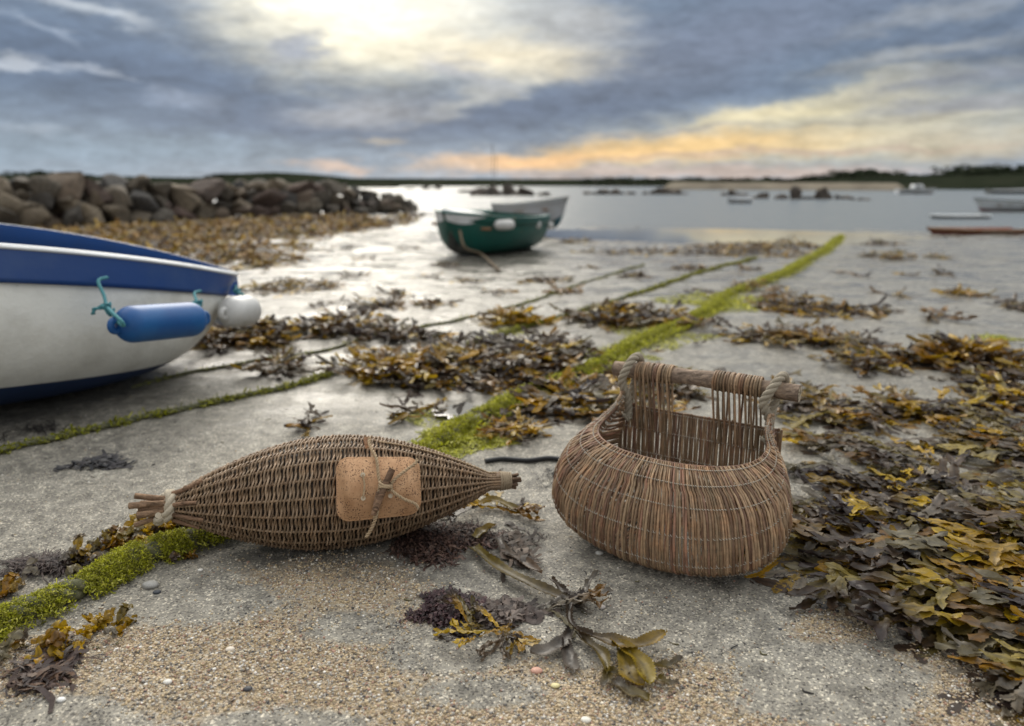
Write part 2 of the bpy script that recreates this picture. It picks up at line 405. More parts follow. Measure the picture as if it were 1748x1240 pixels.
def weed(name, rough=.42, trans=.30, coat=.12):
    m = MT(name); t = m.attr()
    c = m.mix(1.0, t, m.ramp(m.noise(70, 5, .65), [(.28, (.55, .52, .5)), (.5, (1, 1, 1)), (.75, (1.35, 1.3, 1.2))]), 'MULTIPLY')
    m.bump(m.noise(160, 4, .6), .5, .002)
    m.set(Base_Color=c, Roughness=rough, Coat_Weight=coat, Coat_Roughness=.22, IOR=1.4)
    tr = m.n('ShaderNodeBsdfTranslucent'); m.l(c, tr.inputs[0]); mx = m.n('ShaderNodeMixShader'); mx.inputs[0].default_value = trans
    m.l(m.p.outputs[0], mx.inputs[1]); m.l(tr.outputs[0], mx.inputs[2]); m.l(mx.outputs[0], m.out.inputs[0])
    return m.m
MAT['weed'] = weed('wrack_blade'); MAT['redweed'] = weed('red_weed_frond', .55, .15, .0); MAT['algae'] = weed('green_algae', .55, .35, .1)

def paint(name, c, rough=.4, chip=None, bumpd=.0012, grime=(.35, .33, .28)):
    m = MT(name); n = m.noise(7, 6, .65); n2 = m.noise(60, 5, .7)
    a = m.mix(m.ramp(n, [(.45, (0, 0, 0)), (.72, (.6, .6, .6))]), c, m.mix(.75, c, grime))
    a = m.mix(1.0, a, m.ramp(m.noise(2.5, 4), [(.3, (.86, .86, .86)), (.7, (1.06, 1.06, 1.06))]), 'MULTIPLY')
    if chip: a = m.mix(m.ramp(m.noise(38, 6, .72), [(.70, (0, 0, 0)), (.73, (1, 1, 1))]), a, chip)
    lump = m.ramp(m.vor(55), [(.05, (1, 1, 1)), (.16, (0, 0, 0))]); lump = m.math('MULTIPLY', lump, m.ramp(m.noise(8, 3), [(.48, (0, 0, 0)), (.65, (1, 1, 1))]))
    m.bump(m.math('ADD', m.math('ADD', n2, m.noise(14, 3)), m.math('MULTIPLY', lump, 1.2)), .55, bumpd)
    return m.set(Base_Color=a, Roughness=rough)
MAT['white_hull'] = paint('white_hull_paint', (.74, .73, .68), .42, bumpd=.004)
MAT['blue_band'] = paint('blue_topside_paint', (.006, .045, .185), .38, chip=(.02, .03, .06), grime=(.05, .09, .2))
MAT['blue_cap'] = paint('blue_gunwale_paint', (.014, .085, .33), .4, grime=(.04, .08, .2))
MAT['navy'] = paint('navy_antifouling_paint', (.006, .028, .10), .6, chip=(.05, .07, .09), grime=(.01, .03, .07))
MAT['grey_inside'] = paint('grey_inside_paint', (.17, .19, .19), .6)
MAT['white_trim'] = paint('white_trim_paint', (.72, .73, .74), .35)
MAT['green_hull'] = paint('green_hull_paint', (.003, .085, .066), .4, grime=(.015, .045, .038))
MAT['dark_keel'] = paint('black_bottom_paint', (.014, .02, .018), .7)
MAT['grey_hull'] = paint('pale_grey_hull_paint', (.50, .51, .53), .45)
MAT['teal_bottom'] = paint('teal_bottom_paint', (.02, .11, .14), .5)
MAT['red_hull'] = paint('red_hull_paint', (.20, .014, .014), .5)
MAT['wood_in'] = paint('varnished_wood', (.22, .11, .045), .5)
m = MT('blue_fender_vinyl'); n = m.noise(9, 4, .6)
m.bump(m.noise(120, 3), .2, .0006)
MAT['fender_blue'] = m.set(Base_Color=m.ramp(n, [(.35, (.003, .070, .245)), (.6, (.006, .10, .30)), (.8, (.03, .17, .36))]), Roughness=.47)
m = MT('white_buoy_vinyl'); m.bump(m.noise(60, 3), .3, .001); MAT['buoy'] = m.set(Base_Color=m.ramp(m.noise(14, 4), [(.3, (.46, .45, .43)), (.7, (.64, .63, .61))]), Roughness=.45)
m = MT('teal_cord'); f = m.noise(400, 3); m.bump(f, .6, .001); MAT['cord'] = m.set(Base_Color=m.ramp(f, [(.3, (.03, .15, .18)), (.7, (.10, .33, .36))]), Roughness=.7)
m = MT('old_rope'); f = m.noise(90, 5, .7); m.bump(f, .9, .003)
MAT['old_rope'] = m.set(Base_Color=m.ramp(f, [(.3, (.035, .038, .018)), (.52, (.10, .10, .045)), (.75, (.22, .19, .12))]), Roughness=.8)
m = MT('black_hose'); MAT['black'] = m.set(Base_Color=(.012, .013, .015), Roughness=.5)
m = MT('granite'); f = m.noise(5, 7, .7); m.bump(m.math('ADD', f, m.math('MULTIPLY', m.vor(4), .5)), .9, .06)
oi = m.n('ShaderNodeObjectInfo')
rc = m.ramp(oi.outputs['Random'], [(0, (.065, .055, .044)), (.25, (.17, .132, .088)), (.45, (.055, .052, .05)), (.65, (.19, .152, .105)), (.85, (.10, .064, .05)), (1, (.12, .105, .09))])
MAT['granite'] = m.set(Base_Color=m.mix(1.0, rc, m.ramp(f, [(.3, (.45, .45, .45)), (.5, (1, 1, 1)), (.75, (1.5, 1.45, 1.35))]), 'MULTIPLY'), Roughness=.85)
m = MT('dark_sea_rock'); f = m.noise(3, 6, .7); m.bump(f, .9, .08); MAT['sea_rock'] = m.set(Base_Color=m.ramp(f, [(.3, (.028, .024, .02)), (.55, (.075, .058, .045)), (.75, (.16, .125, .10))]), Roughness=.8)
m = MT('far_land'); f = m.noise(.12, 6, .65); m.bump(m.noise(.9, 5, .7), 1, .4)
MAT['land'] = m.set(Base_Color=m.ramp(f, [(.3, (.014, .018, .012)), (.55, (.024, .028, .018)), (.75, (.05, .046, .034))]), Roughness=.9, Specular_IOR_Level=.0)
m = MT('far_beach'); MAT['beach'] = m.set(Base_Color=m.ramp(m.noise(.4, 5), [(.3, (.14, .12, .095)), (.7, (.24, .21, .165))]), Roughness=1.0, Specular_IOR_Level=.0)
m = MT('far_leaves'); t = m.attr(); MAT['leaf'] = m.set(Base_Color=t, Roughness=.9, Specular_IOR_Level=.05)
m = MT('tree_bark'); MAT['trunk'] = m.set(Base_Color=m.ramp(m.noise(6, 4), [(.3, (.05, .04, .03)), (.7, (.12, .1, .08))]), Roughness=.9)

# ================================================================== THE SETTING
SEA = -.045
def shore(x, y):
    return 11.6+6.5*ss(-.12, -.34, x/np.maximum(y, .1))+1.2*(fbm(x*.25, y*.1, 31)-.5)
def gz(x, y):
    x = np.asarray(x, float); y = np.asarray(y, float); r = np.hypot(x, y)
    z = .013*(fbm(x*3.1, y*3.1, 5)-.5)+.0075*(fbm(x*15, y*15, 8)-.5)
    z = z+.045*(fbm(x*.7, y*.5, 12, 3)-.5)*ss(2.0, 7, r)
    z = z+.0014*(fbm(x*70, y*70, 14, 2)-.5)*(1-ss(2.5, 4, r))
    z = z+.016*(fbm(x*4.5, y*6.5, 15, 3)-.5)*ss(1.7, 2.6, r)
    z = z+(-.03)*ss(5, 11, r)
    s = shore(x, y)
    z = z-.03*ss(-1.5, .8, y-s)-1.3*ss(0, 60, y-s)
    z = z-.085*np.exp(-((x-2.35)/1.75)**2-((y-10.2)/.75)**2)
    # scour under the two baskets and the puddle
    z = z-.006*np.exp(-(((x+.33)/.22)**2+((y-1.31)/.10)**2))-.006*np.exp(-(((x-.31)/.17)**2+((y-1.34)/.14)**2))
    z = z+.05*np.exp(-(((x+1.7)/.9)**2+((y-2.75)/.35)**2))*0
    return z
def gz1(x, y): return float(gz(np.array([x]), np.array([y]))[0])

def ell(px, py, L, soft=.35):
    """soft union of ellipses given where they lie in the photograph; px,py arrays"""
    out = np.zeros_like(px)
    for cx, cy, rx, ry, *k in L:
        d = np.sqrt(((px-cx)/rx)**2+((py-cy)/ry)**2)
        out = np.maximum(out, (k[0] if k else 1.0)*ss(1+soft, 1-soft, d))
    return out
GRIT = [(430, 1120, 330, 110), (560, 1010, 190, 70, .8), (700, 1190, 560, 70), (1140, 1180, 230, 60, .9), (1690, 1190, 170, 80), (1430, 1070, 90, 40, .8),
        (1560, 1130, 150, 30, .8), (60, 1140, 140, 60, .9), (640, 1090, 200, 60, .9), (900, 1230, 600, 30), (230, 1190, 220, 60, .7)]
FINE = [(600, 1075, 90, 26), (760, 1110, 100, 45), (820, 1180, 120, 30, .9), (500, 1235, 130, 30), (330, 1030, 140, 40), (1420, 1170, 160, 60), (130, 1235, 100, 40)]
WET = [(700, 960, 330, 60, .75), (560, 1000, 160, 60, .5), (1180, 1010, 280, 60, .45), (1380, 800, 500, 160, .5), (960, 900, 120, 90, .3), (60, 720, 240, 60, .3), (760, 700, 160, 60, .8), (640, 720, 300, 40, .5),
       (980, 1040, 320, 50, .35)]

def polar_sheet(fz, ang, rad, name, mat, attr=None):
    A, Rr = np.meshgrid(ang, rad)
    X = Rr*np.sin(A); Y = Rr*np.cos(A)
    Z = fz(X, Y)
    V = np.stack([X, Y, Z], -1).reshape(-1, 3); nr, na = len(rad), len(ang)
    i = np.arange(nr-1)[:, None]*na; j = np.arange(na-1)[None, :]
    Q = np.stack([i+j, i+na+j, i+na+j+1, i+j+1], -1).reshape(-1, 4)
    Q = Q[:, ::-1]
    mb = MB(); colr = attr(X.ravel(), Y.ravel(), Z.ravel()) if attr else (1, 1, 1)
    mb.add(V, Q, None, colr)
    return mb.build(name, mat)
ang = np.concatenate([np.linspace(-pi, -R(44), 60, endpoint=False), np.linspace(-R(44), R(44), 560, endpoint=False), np.linspace(R(44), pi, 61)])
rad = np.concatenate([[.02], np.linspace(.2, .72, 20, endpoint=False), .72*np.exp(np.arange(0, math.log(14/.72), .0052)), 14*np.exp(np.linspace(.03, math.log(5000/14), 90))])
def sand_attr(X, Y, Z):
    px, py = PX(X, Y, 0*Z); front = Y > .2
    gr = np.where(front, ell(px, py, GRIT, .5), .6*fbm(X*2, Y*2, 3)); gr = gr-np.where(front, ell(px, py, FINE, .5), 0)*.8
    gr = np.clip(gr+.1*(fbm(X*8, Y*8, 44)-.5), 0, 1)*.72
    r = np.hypot(X, Y)
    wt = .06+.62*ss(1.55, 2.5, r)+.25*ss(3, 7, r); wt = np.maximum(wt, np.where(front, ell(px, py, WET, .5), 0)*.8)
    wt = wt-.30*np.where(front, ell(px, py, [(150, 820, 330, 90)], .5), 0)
    mud = ss(1.7, 3.0, r)*(1-ss(9, 13, r))*(.55*ss(.5, .7, fbm(X*1.6, Y*.9, 61)))
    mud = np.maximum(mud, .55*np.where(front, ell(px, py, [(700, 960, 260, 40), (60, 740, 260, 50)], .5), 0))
    return np.stack([gr, np.clip(wt, 0, 1), mud], 1)
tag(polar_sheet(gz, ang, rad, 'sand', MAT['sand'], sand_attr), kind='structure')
# the sea
wr = np.concatenate([[7.5], np.linspace(8, 30, 60), 30*np.exp(np.linspace(.03, math.log(5200/30), 60))])
tag(polar_sheet(lambda x, y: np.full_like(x, SEA), np.linspace(-R(75), R(75), 121), wr, 'sea', MAT['water']), kind='structure')
# puddle behind the spindle basket
a = np.linspace(0, 2*pi, 40, endpoint=False); p0 = G(792, 708)
mb = MB(); pr = 1+.9*(vn(np.cos(a)*2.6+5, np.sin(a)*2.6, 4)-.5)
pv = np.stack([p0[0]+.085*pr*np.cos(a), p0[1]+.085*pr*np.sin(a), np.full(40, .0125)], 1)
mb.add(np.vstack([pv, [p0[0], p0[1], .0125]]), None, [(i, (i+1) % 40, 40) for i in range(40)])
tag(mb.build('puddle', MAT['puddle']), kind='structure')

# long shallow pool left by the tide, mirror calm, this side of the sea
a = np.linspace(0, 2*pi, 60, endpoint=False); q0, q1, q2 = G(985, 402, -.01), G(1428, 399, -.01), G(1200, 411, -.01)
c_ = np.array([2.35, 10.2, 0]); hx_, hy_ = 3.2, 1.6
pr = 1+.22*(vn(np.cos(a)*1.5+7, np.sin(a)*1.5, 9)-.5); zp = SEA+.006
mb = MB(); mb.add(np.vstack([np.stack([c_[0]+hx_*pr*np.cos(a), c_[1]+hy_*pr*np.sin(a), np.full(60, zp)], 1), [c_[0], c_[1], zp]]), None, [(i, (i+1) % 60, 60) for i in range(60)])
tag(mb.build('tide_pool', MAT['puddle']), kind='structure')
# grit and pebbles lying on the sand
def ico():
    import bmesh
    bm = bmesh.new(); bmesh.ops.create_icosphere(bm, subdivisions=1, radius=1)
    V = np.array([v.co[:] for v in bm.verts]); T = np.array([[v.index for v in f.verts] for f in bm.faces]); bm.free(); return V, T
IV, IT = ico()
PCOL = np.array([(.44, .33, .19), (.56, .445, .285), (.27, .19, .12), (.36, .33, .29), (.10, .09, .08), (.60, .54, .44), (.36, .21, .15), (.06, .06, .065), (.74, .70, .64), (.24, .22, .20)])
def grains(n, fn, lo, hi, pcol, name, region, col_p=None):
    px = rng.uniform(region[0], region[1], n*3); py = rng.uniform(region[2], region[3], n*3)
    d = [None]*3
    a_ = (px-CX)/F; b_ = -(py-CY)/F; dz = -sin(PIT)+b_*cos(PIT); t = -EYE/dz
    X = a_*t; Y = (cos(PIT)+b_*sin(PIT))*t
    keep = rng.random(len(X)) < fn(px, py, X, Y)*np.clip((t/1.2)**3, .3, 1); X, Y = X[keep][:n], Y[keep][:n]; k = len(X)
    s_ = lo*(hi/lo)**(rng.random(k)**2.2)
    sc = s_[:, None]*rng.uniform(.65, 1.2, (k, 3)); sc[:, 2] *= .75
    th = rng.uniform(0, 2*pi, k); tl = rng.uniform(-.5, .5, k)
    V = IV[None]*(1+.0)*sc[:, None, :]; V = V*rng.uniform(.85, 1.15, (k, len(IV), 1))
    c, s2 = np.cos(th)[:, None], np.sin(th)[:, None]
    x = V[..., 0]*c-V[..., 1]*s2; y = V[..., 0]*s2+V[..., 1]*c; z = V[..., 2]+x*np.sin(tl)[:, None]*.3
    Z = gz(X, Y)
    V = np.stack([x+X[:, None], y+Y[:, None], z+(Z+s_*.25)[:, None]], -1).reshape(-1, 3)
    T = (IT[None]+(np.arange(k)*len(IV))[:, None, None]).reshape(-1, 3)
    ci = rng.choice(len(PCOL), k, p=pcol); cc = PCOL[ci]*rng.uniform(.75, 1.2, (k, 1)); cc = np.repeat(cc, len(IV), 0)
    mb = MB(); mb.add(V, None, T, cc)
    return mb.build(name, MAT['pebble'], smooth=True)
P1 = np.array([.2, .2, .13, .12, .06, .1, .06, .03, .04, .06])
def f1(px, py, X, Y):
    g_ = np.clip(ell(px, py, GRIT, .5)-.8*ell(px, py, FINE, .5), 0, 1); return np.clip((g_+fbm(X*60, Y*60, 77, 3)*1.3-.95)*1.6, 0, 1)*.95
tag(grains(52000, f1, .0009, .0030, P1, 'gravel', (-60, 1810, 880, 1300)), 'coarse tan gravel scattered over the grey sand in front of the baskets', 'gravel', kind='stuff')
P2 = np.array([.08, .1, .06, .16, .16, .12, .03, .12, .12, .05])
tag(grains(16000, lambda px, py, X, Y: .25+.75*ss(.5, .65, fbm(X*9, Y*9, 19)), .0006, .0021, P2, 'shell_grit', (-60, 1810, 660, 1300)), 'tiny pale and dark shell grit sprinkled on the grey sand', 'grit', kind='stuff')
# larger pebbles one can pick out
peb = [(257, 1001, .013, (.30, .29, .27), 'flat speckled grey pebble just in front of the mossy mooring rope'), (268, 1012, .0065, (.03, .035, .045), 'small black pebble touching the speckled grey pebble by the mossy rope'),
       (342, 972, .0045, (.75, .72, .66), 'small cream pebble below the left end of the spindle basket'), (393, 1111, .0065, (.66, .58, .48), 'pale cream pebble on the gravel left of centre at the front'),
       (286, 1163, .006, (.66, .63, .58), 'white shell chip at the very front left on gravel'), (104, 1196, .006, (.74, .72, .68), 'white pebble near the bottom left corner beside the brown weed'),
       (1027, 1036, .006, (.55, .50, .46), 'little pale pebble below the round basket left of its base'), (948, 1169, .006, (.66, .58, .30), 'yellowish pebble in front of the forked wrack frond'),
       (1000, 1230, .0065, (.70, .66, .58), 'cream pebble at the bottom edge right of centre'), (916, 1145, .008, (.55, .30, .22), 'pinkish pebble cluster stone left of the forked frond tips'),
       (423, 1176, .006, (.04, .04, .045), 'black pebble among tan gravel at the front'), (1023, 944, .007, (.62, .60, .55), 'white shell fragment against the left foot of the round basket')]
for px, py, s_, c_, lb in peb:
    p = G(px, py); V = IV.copy(); import bmesh
    bm = bmesh.new(); bmesh.ops.create_icosphere(bm, subdivisions=3, radius=1)
    V = np.array([v.co[:] for v in bm.verts]); T = np.array([[v.index for v in f.verts] for f in bm.faces]); bm.free()
    q = V*(1+.22*(fbm(V[:, 0]*1.6+px, V[:, 1]*1.6+V[:, 2], 3)[:, None]-.5)); q = q*np.array([s_*1.1, s_*.85, s_*.5])
    mb = MB(); mb.add(q+[p[0], p[1], gz1(p[0], p[1])+s_*.25], None, T, c_)
    tag(mb.build('pebble', MAT['pebble'], loc=(p[0], p[1], gz1(p[0], p[1]))), lb, 'pebble')

# ------------------------------------------------------------------ far land
def land(name, pts, r0, r1, seed, rough=.25):
    """a low ridge seen along the horizon: pts = (photo x, skyline photo y)"""
    xs = np.arange(pts[0][0], pts[-1][0]+1, 5.0); ys = np.interp(xs, [p[0] for p in pts], [p[1] for p in pts])
    azs = np.array([atan2(*(lambda d: (d[0], d[1]))(ray(x, 308))) for x in xs]); rm = (r0+r1)/2
    H = np.array([EYE+rm/ray(x, y)[1]*ray(x, y)[2]*np.cos(a) for x, y, a in zip(xs, ys, azs)])
    rr = np.linspace(r0, r1, 16); mb = MB(); V = []
    for k, r_ in enumerate(rr):
        e = math.sin(pi*k/15)**.7 if 0 < k < 15 else 0
        nz = 1+rough*(fbm(xs*.06+k*.7, np.full(len(xs), k*.9), seed)-.5)*(k not in (7, 8))
        end = ss(0, 1, np.minimum(np.arange(len(xs)), np.arange(len(xs))[::-1])/6.0)
        V.append(np.stack([r_*np.sin(azs), r_*np.cos(azs), SEA-.15+(H-SEA+.15)*e*nz*end], 1))
    V = np.array(V).reshape(-1, 3); n = len(xs); i = np.arange(15)[:, None]*n; j = np.arange(n-1)[None, :]
    mb.add(V, np.stack([i+j, i+j+1, i+n+j+1, i+n+j], -1).reshape(-1, 4))
    return tag(mb.build(name, MAT['land']), kind='structure')
land('far_hills', [(-500, 300), (-100, 296), (40, 299), (150, 301), (300, 303), (420, 304), (700, 305), (900, 306), (1100, 306), (1400, 305), (1600, 303), (2300, 300)], 96, 150, 3)
land('hill', [(345, 306), (365, 297), (420, 296), (470, 294), (540, 298), (600, 304), (690, 306.5)], 80, 118, 5, .1)
land('headland', [(1330, 311), (1370, 307), (1400, 304), (1500, 300), (1620, 301), (1748, 297), (1950, 296), (2500, 294)], 70, 110, 9)
land('sand_spit', [(1120, 311), (1180, 311.5), (1300, 312), (1400, 312), (1480, 312.5), (1560, 313)], 62, 69, 19).data.materials[0] = MAT['beach']
land('left_shore', [(-500, 300), (0, 300), (60, 297), (150, 302), (230, 304), (360, 304), (520, 306)], 64, 90, 15)

def leafball(mb, c, rad, n, size, cols, seed=0):
    r_ = np.random.default_rng(seed); d = r_.normal(size=(n, 3)); d /= np.linalg.norm(d, axis=1)[:, None]
    P = c+d*rad*(r_.uniform(.45, 1.0, (n, 1))**.6)
    a1 = r_.normal(size=(n, 3)); a1 /= np.linalg.norm(a1, axis=1)[:, None]; a2 = np.cross(a1, d); a2 /= np.linalg.norm(a2, axis=1)[:, None]+1e-9
    s_ = size*r_.uniform(.5, 1.3, (n, 1))
    V = np.stack([P+a1*s_, P+a2*s_*.7, P-a1*s_, P-a2*s_*.7], 1).reshape(-1, 3)
    cc = np.array(cols)[r_.integers(0, len(cols), n)]*r_.uniform(.7, 1.3, (n, 1))
    mb.add(V, np.arange(n*4).reshape(-1, 4), None, np.repeat(cc, 4, 0))
GC = [(.022, .032, .016), (.03, .042, .02), (.016, .022, .012), (.04, .046, .027)]
def make_tree(seed, h, w, label, group):
    t = thing('tree', label, 'tree', (0, 0, 0), group); r_ = np.random.default_rng(seed)
    tb = MB(); tube(tb, smooth_path([(0, 0, -.3), (.04*h, 0, h*.35), (0, .02*h, h*.8)], 8), np.linspace(.05, .015, 8)*h, 6, (.08, .06, .05))
    for q in range(4):
        a = r_.uniform(0, 2*pi); tube(tb, smooth_path([(0, 0, h*.35), (cos(a)*w*.25, sin(a)*w*.25, h*.55), (cos(a)*w*.4, sin(a)*w*.4, h*.7)], 6), np.linspace(.025, .008, 6)*h, 5, (.08, .06, .05))
    tb.build('trunk', MAT['trunk'], t)
    cb = MB()
    for q in range(11):
        a = r_.uniform(0, 2*pi); rr = w*.42*r_.random()**.5
        leafball(cb, np.array([cos(a)*rr, sin(a)*rr, h*r_.uniform(.38, .84)]), np.array([w*.24, w*.24, h*.16])*r_.uniform(.7, 1.2), 70, h*.045, GC, seed*50+q)
    cb.build('crown', MAT['leaf'], t, smooth=False)
    return t
protos = [make_tree(1, 3.2, 3.0, 'dark tree in the wood along the far right headland', 'trees along the far right headland'),
          make_tree(2, 2.6, 3.8, 'dark tree in the wood along the far right headland', 'trees along the far right headland'),
          make_tree(3, 3.8, 3.4, 'dark tree in the wood along the far right headland', 'trees along the far right headland')]
used = set()
def place_tree(px, top, dist, k, lb=None, wide=1.0):
    d = ray(px, 308); x, y = d[0]/d[1]*dist, dist; topz = AT(px, top, dist)[2]; h0 = (3.2, 2.6, 3.8)[k]*.98
    base = .05; s_ = (topz-base)/h0
    args = ((x, y, base), random.uniform(0, 6), (s_*wide, s_*wide, s_))
    if k not in used: protos[k].location, protos[k].rotation_euler, protos[k].scale = args[0], (0, 0, args[1]), args[2]; used.add(k); t = protos[k]
    else: t = dup(protos[k], args[0], args[1], args[2])
    if lb: t['label'] = lb[0]; t['group'] = lb[1]
    return t
HT = [(1385, 301), (1405, 299), (1424, 297), (1440, 291), (1455, 294), (1470, 289), (1486, 289), (1502, 293), (1520, 297), (1538, 299), (1556, 298), (1574, 299), (1592, 296), (1610, 299), (1628, 297), (1643, 290), (1656, 282), (1670, 281),
      (1684, 284), (1698, 289), (1712, 292), (1726, 287), (1742, 282), (1758, 284), (1775, 280), (1800, 282), (1830, 278), (1395, 303), (1480, 296), (1500, 299), (1640, 297), (1672, 291), (1710, 296), (1738, 293)]
HTO = []
for i, (px, ty) in enumerate(HT): HTO.append((px, ty, place_tree(px, ty-3, 76+(i*37 % 9), (0, 1, 2)[i*7 % 3] if i > 2 else i, wide=2.1)))
LT = ('low dark tree on the far left shore behind the breakwater', 'trees on the far left shore')
LTO = []
for i, (px, ty) in enumerate([(15, 296), (38, 291), (52, 288), (70, 290), (92, 291), (118, 293), (135, 292), (160, 297), (215, 301), (368, 294), (380, 296)]): LTO.append(place_tree(px, ty, 70+(i*29 % 9), i % 3, LT, 1.5))
CT = ('tiny dark bush on the distant low shore across the bay', 'bushes on the distant low shore')
CTO = []
for i, px in enumerate([1000, 1018, 1042, 1065, 1085, 1110, 1132, 1178, 1225, 1245, 1262, 1320, 1345, 1368]): CTO.append(place_tree(px, 303.5-(i*13 % 4), 96+i % 4, i % 3, CT, 2.2))

# ------------------------------------------------------------------ rocks
TREE_LABELS = HTO, LTO, CTO
import bmesh
def rock_mesh(seed, mat, sub=3, ang_=1.0, name='boulder'):
    r_ = np.random.default_rng(seed); bm = bmesh.new(); bmesh.ops.create_icosphere(bm, subdivisions=sub, radius=1)
    V = np.array([v.co[:] for v in bm.verts]); T = np.array([[v.index for v in f.verts] for f in bm.faces]); bm.free()
    nn = r_.normal(size=(11, 3)); nn /= np.linalg.norm(nn, axis=1)[:, None]
    for q in nn:                                   # shear flat faces off the lump
        d = V @ q; lim = r_.uniform(.36, .62); V = V-np.maximum(d-lim, 0)[:, None]*q*ang_
    V = V*(1+.10*(fbm(V[:, 0]*3+seed, V[:, 1]*3+V[:, 2]*2, seed)[:, None]-.5))
    mb = MB(); mb.add(V, None, T); o = mb.build(name, mat, smooth=False); return o
bprot = [rock_mesh(s_, MAT['granite']) for s_ in range(9)]
BL = ('granite boulder mostly hidden behind the front boulders of the breakwater', 'boulder', 'boulders heaped in the breakwater')
bused = set()
def put_boulder(x, y, z, sx_, sy_, sz_, lb=None):
    k = random.randrange(9)
    o = bprot[k] if k not in bused else bprot[k].copy()
    if k in bused: C.objects.link(o)
    bused.add(k); o.location = (x, y, z); o.scale = (sx_, sy_, sz_); o.rotation_euler = (random.uniform(-.5, .5), random.uniform(-.5, .5), random.uniform(0, 6.3))
    tag(o, *(lb or BL)); return o
# breakwater crest in the photo: (x, base y, top y, distance)
def bw(px):
    by = np.interp(px, [-200, 0, 150, 400, 560, 700], [398, 392, 386, 373, 366, 362]); ty = np.interp(px, [-200, 0, 60, 240, 340, 400, 520, 600, 690], [298, 303, 305, 307, 316, 309, 312, 318, 340])
    return by, ty
px = -230.0; rows = {}
while px < 700:
    by, ty = bw(px); p = G(px, by, -.03); y = p[1]
    h = AT(px, ty, y+.5)[2]; s0 = (.27+.14*random.random())*(1.0 if px < 350 else .85 if px < 580 else .6)
    lay = max(2, int(round((h+.1)/(s0*.80))))
    for l in range(lay):
        for dpt in range(3 if l < lay-1 else 2):
            s_ = s0*random.uniform(.8, 1.15); z = -.05+s_*.45+(h+.05-s_*.9)*(l/max(lay-1, 1))
            yy = y+l*.20+dpt*.42+random.uniform(-.1, .1); xx = AT(px+random.uniform(-8, 8), 308, yy)[0]
            bl = put_boulder(xx, yy, z-(.04 if dpt else 0), s_*random.uniform(1.0, 1.45), s_*random.uniform(.8, 1.1), s_*random.uniform(.62, .85)); rows.setdefault((l if l < 2 else 2, dpt), []).append((px, bl))
    px += s0*1.15/p[1]*F
ORD = 'first second third fourth fifth sixth seventh eighth ninth tenth eleventh twelfth thirteenth fourteenth fifteenth sixteenth seventeenth eighteenth nineteenth twentieth twenty-first twenty-second twenty-third twenty-fourth twenty-fifth twenty-sixth twenty-seventh twenty-eighth twenty-ninth thirtieth thirty-first thirty-second thirty-third thirty-fourth thirty-fifth thirty-sixth thirty-seventh thirty-eighth thirty-ninth fortieth'.split()
def count_up(objs, text):
    for i, o in enumerate(objs):
        if i < len(ORD): o['label'] = text % ORD[i]
HTO.sort(key=lambda q: q[0]); count_up([q[2] for q in HTO], 'dark tree, %s from the left in the wood on the right headland')
count_up(LTO, 'low tree on the far left shore, %s from the left behind the breakwater'); count_up(CTO, 'tiny dark bush on the distant low shore, %s from the left')
for (l, dp), lst in rows.items():
    vis = [o for p_, o in lst if p_ > -18]
    if dp == 0: count_up(vis, 'weathered granite boulder, %s from the left in the ' + ('bottom', 'middle', 'upper')[l] + ' course of the breakwater')
for k, (bx, byy, s_) in enumerate([(704, 342, .2), (688, 346, .22), (668, 340, .25)]):
    p = G(bx, byy+14, -.03); put_boulder(p[0], p[1], 0.0, s_*1.3, s_, s_*.7)
for k in range(9):
    if k not in bused: put_boulder(-9-k*.5, 14, .2, .3, .3, .25)

def sea_rock(px, base, top, wpx, lb, grp=None, dist=None, lumps=4):
    p = G(px, base, SEA) if dist is None else AT(px, base, dist); y = p[1]; k = y/F*1.02
    H = (base-top)*k; Wd = wpx*k; mb = MB()
    for q in range(lumps):
        o = rock_mesh(random.randrange(9999), MAT['sea_rock'], 3); me = o.data
        V = np.array([v.co[:] for v in me.vertices]); T = np.array([list(f.vertices) for f in me.polygons]); bpy.data.objects.remove(o); bpy.data.meshes.remove(me)
        u = (q+random.uniform(.2, .8))/lumps-.5; e = 1-(2*abs(u))**1.6*.7; e *= random.uniform(.55, .98) if q != lumps//2 else 1.05
        V = V*[Wd/lumps*random.uniform(.9, 1.5), Wd/lumps*.8, H*e]+[p[0]+u*Wd, y+random.uniform(-.1, .1)*Wd, SEA]
        mb.add(V, None, T)
    tag(mb.build('sea_rock', MAT['sea_rock'], smooth=False, loc=(p[0], y, SEA)), lb, 'rock', grp)
sea_rock(868, 334, 308, 120, 'long dark humped reef directly beyond the green dinghy', lumps=7)
sea_rock(815, 329, 318, 60, 'low dark rock at the left foot of the humped reef', lumps=4)
sea_rock(1040, 332, 312, 78, 'broad dark brown reef right of the pale grey boat', lumps=6)
sea_rock(1133, 332, 315, 76, 'dark reddish reef second to the right of the pale grey boat', lumps=6)
sea_rock(1252, 334, 321, 34, 'small low rock near the white tender far out', lumps=3)
sea_rock(1298, 339, 326, 26, 'small pointed rock between the tender and the twin rocks', lumps=2)
sea_rock(1355, 340, 320, 40, 'twin block rock in the middle of the water on the right', lumps=3)
sea_rock(1405, 340, 318, 28, 'tallest pointed rock of the right hand group', lumps=3)
sea_rock(1438, 340, 326, 22, 'short rock just right of the tallest pointed rock', lumps=2)
sea_rock(1470, 342, 335, 30, 'flat low rock at the right end of the rock group', lumps=3)
for px_, w_ in ((700, 'leftmost'), (727, 'middle'), (745, 'rightmost')): sea_rock(px_, 323, 314+(px_ % 3), 14, w_+' of three tiny dark rocks far out past the end of the breakwater', 'tiny rocks past the breakwater', lumps=2)
sea_rock(705, 368, 360, 70, 'weedy low ledge off the tip of the breakwater', lumps=5)
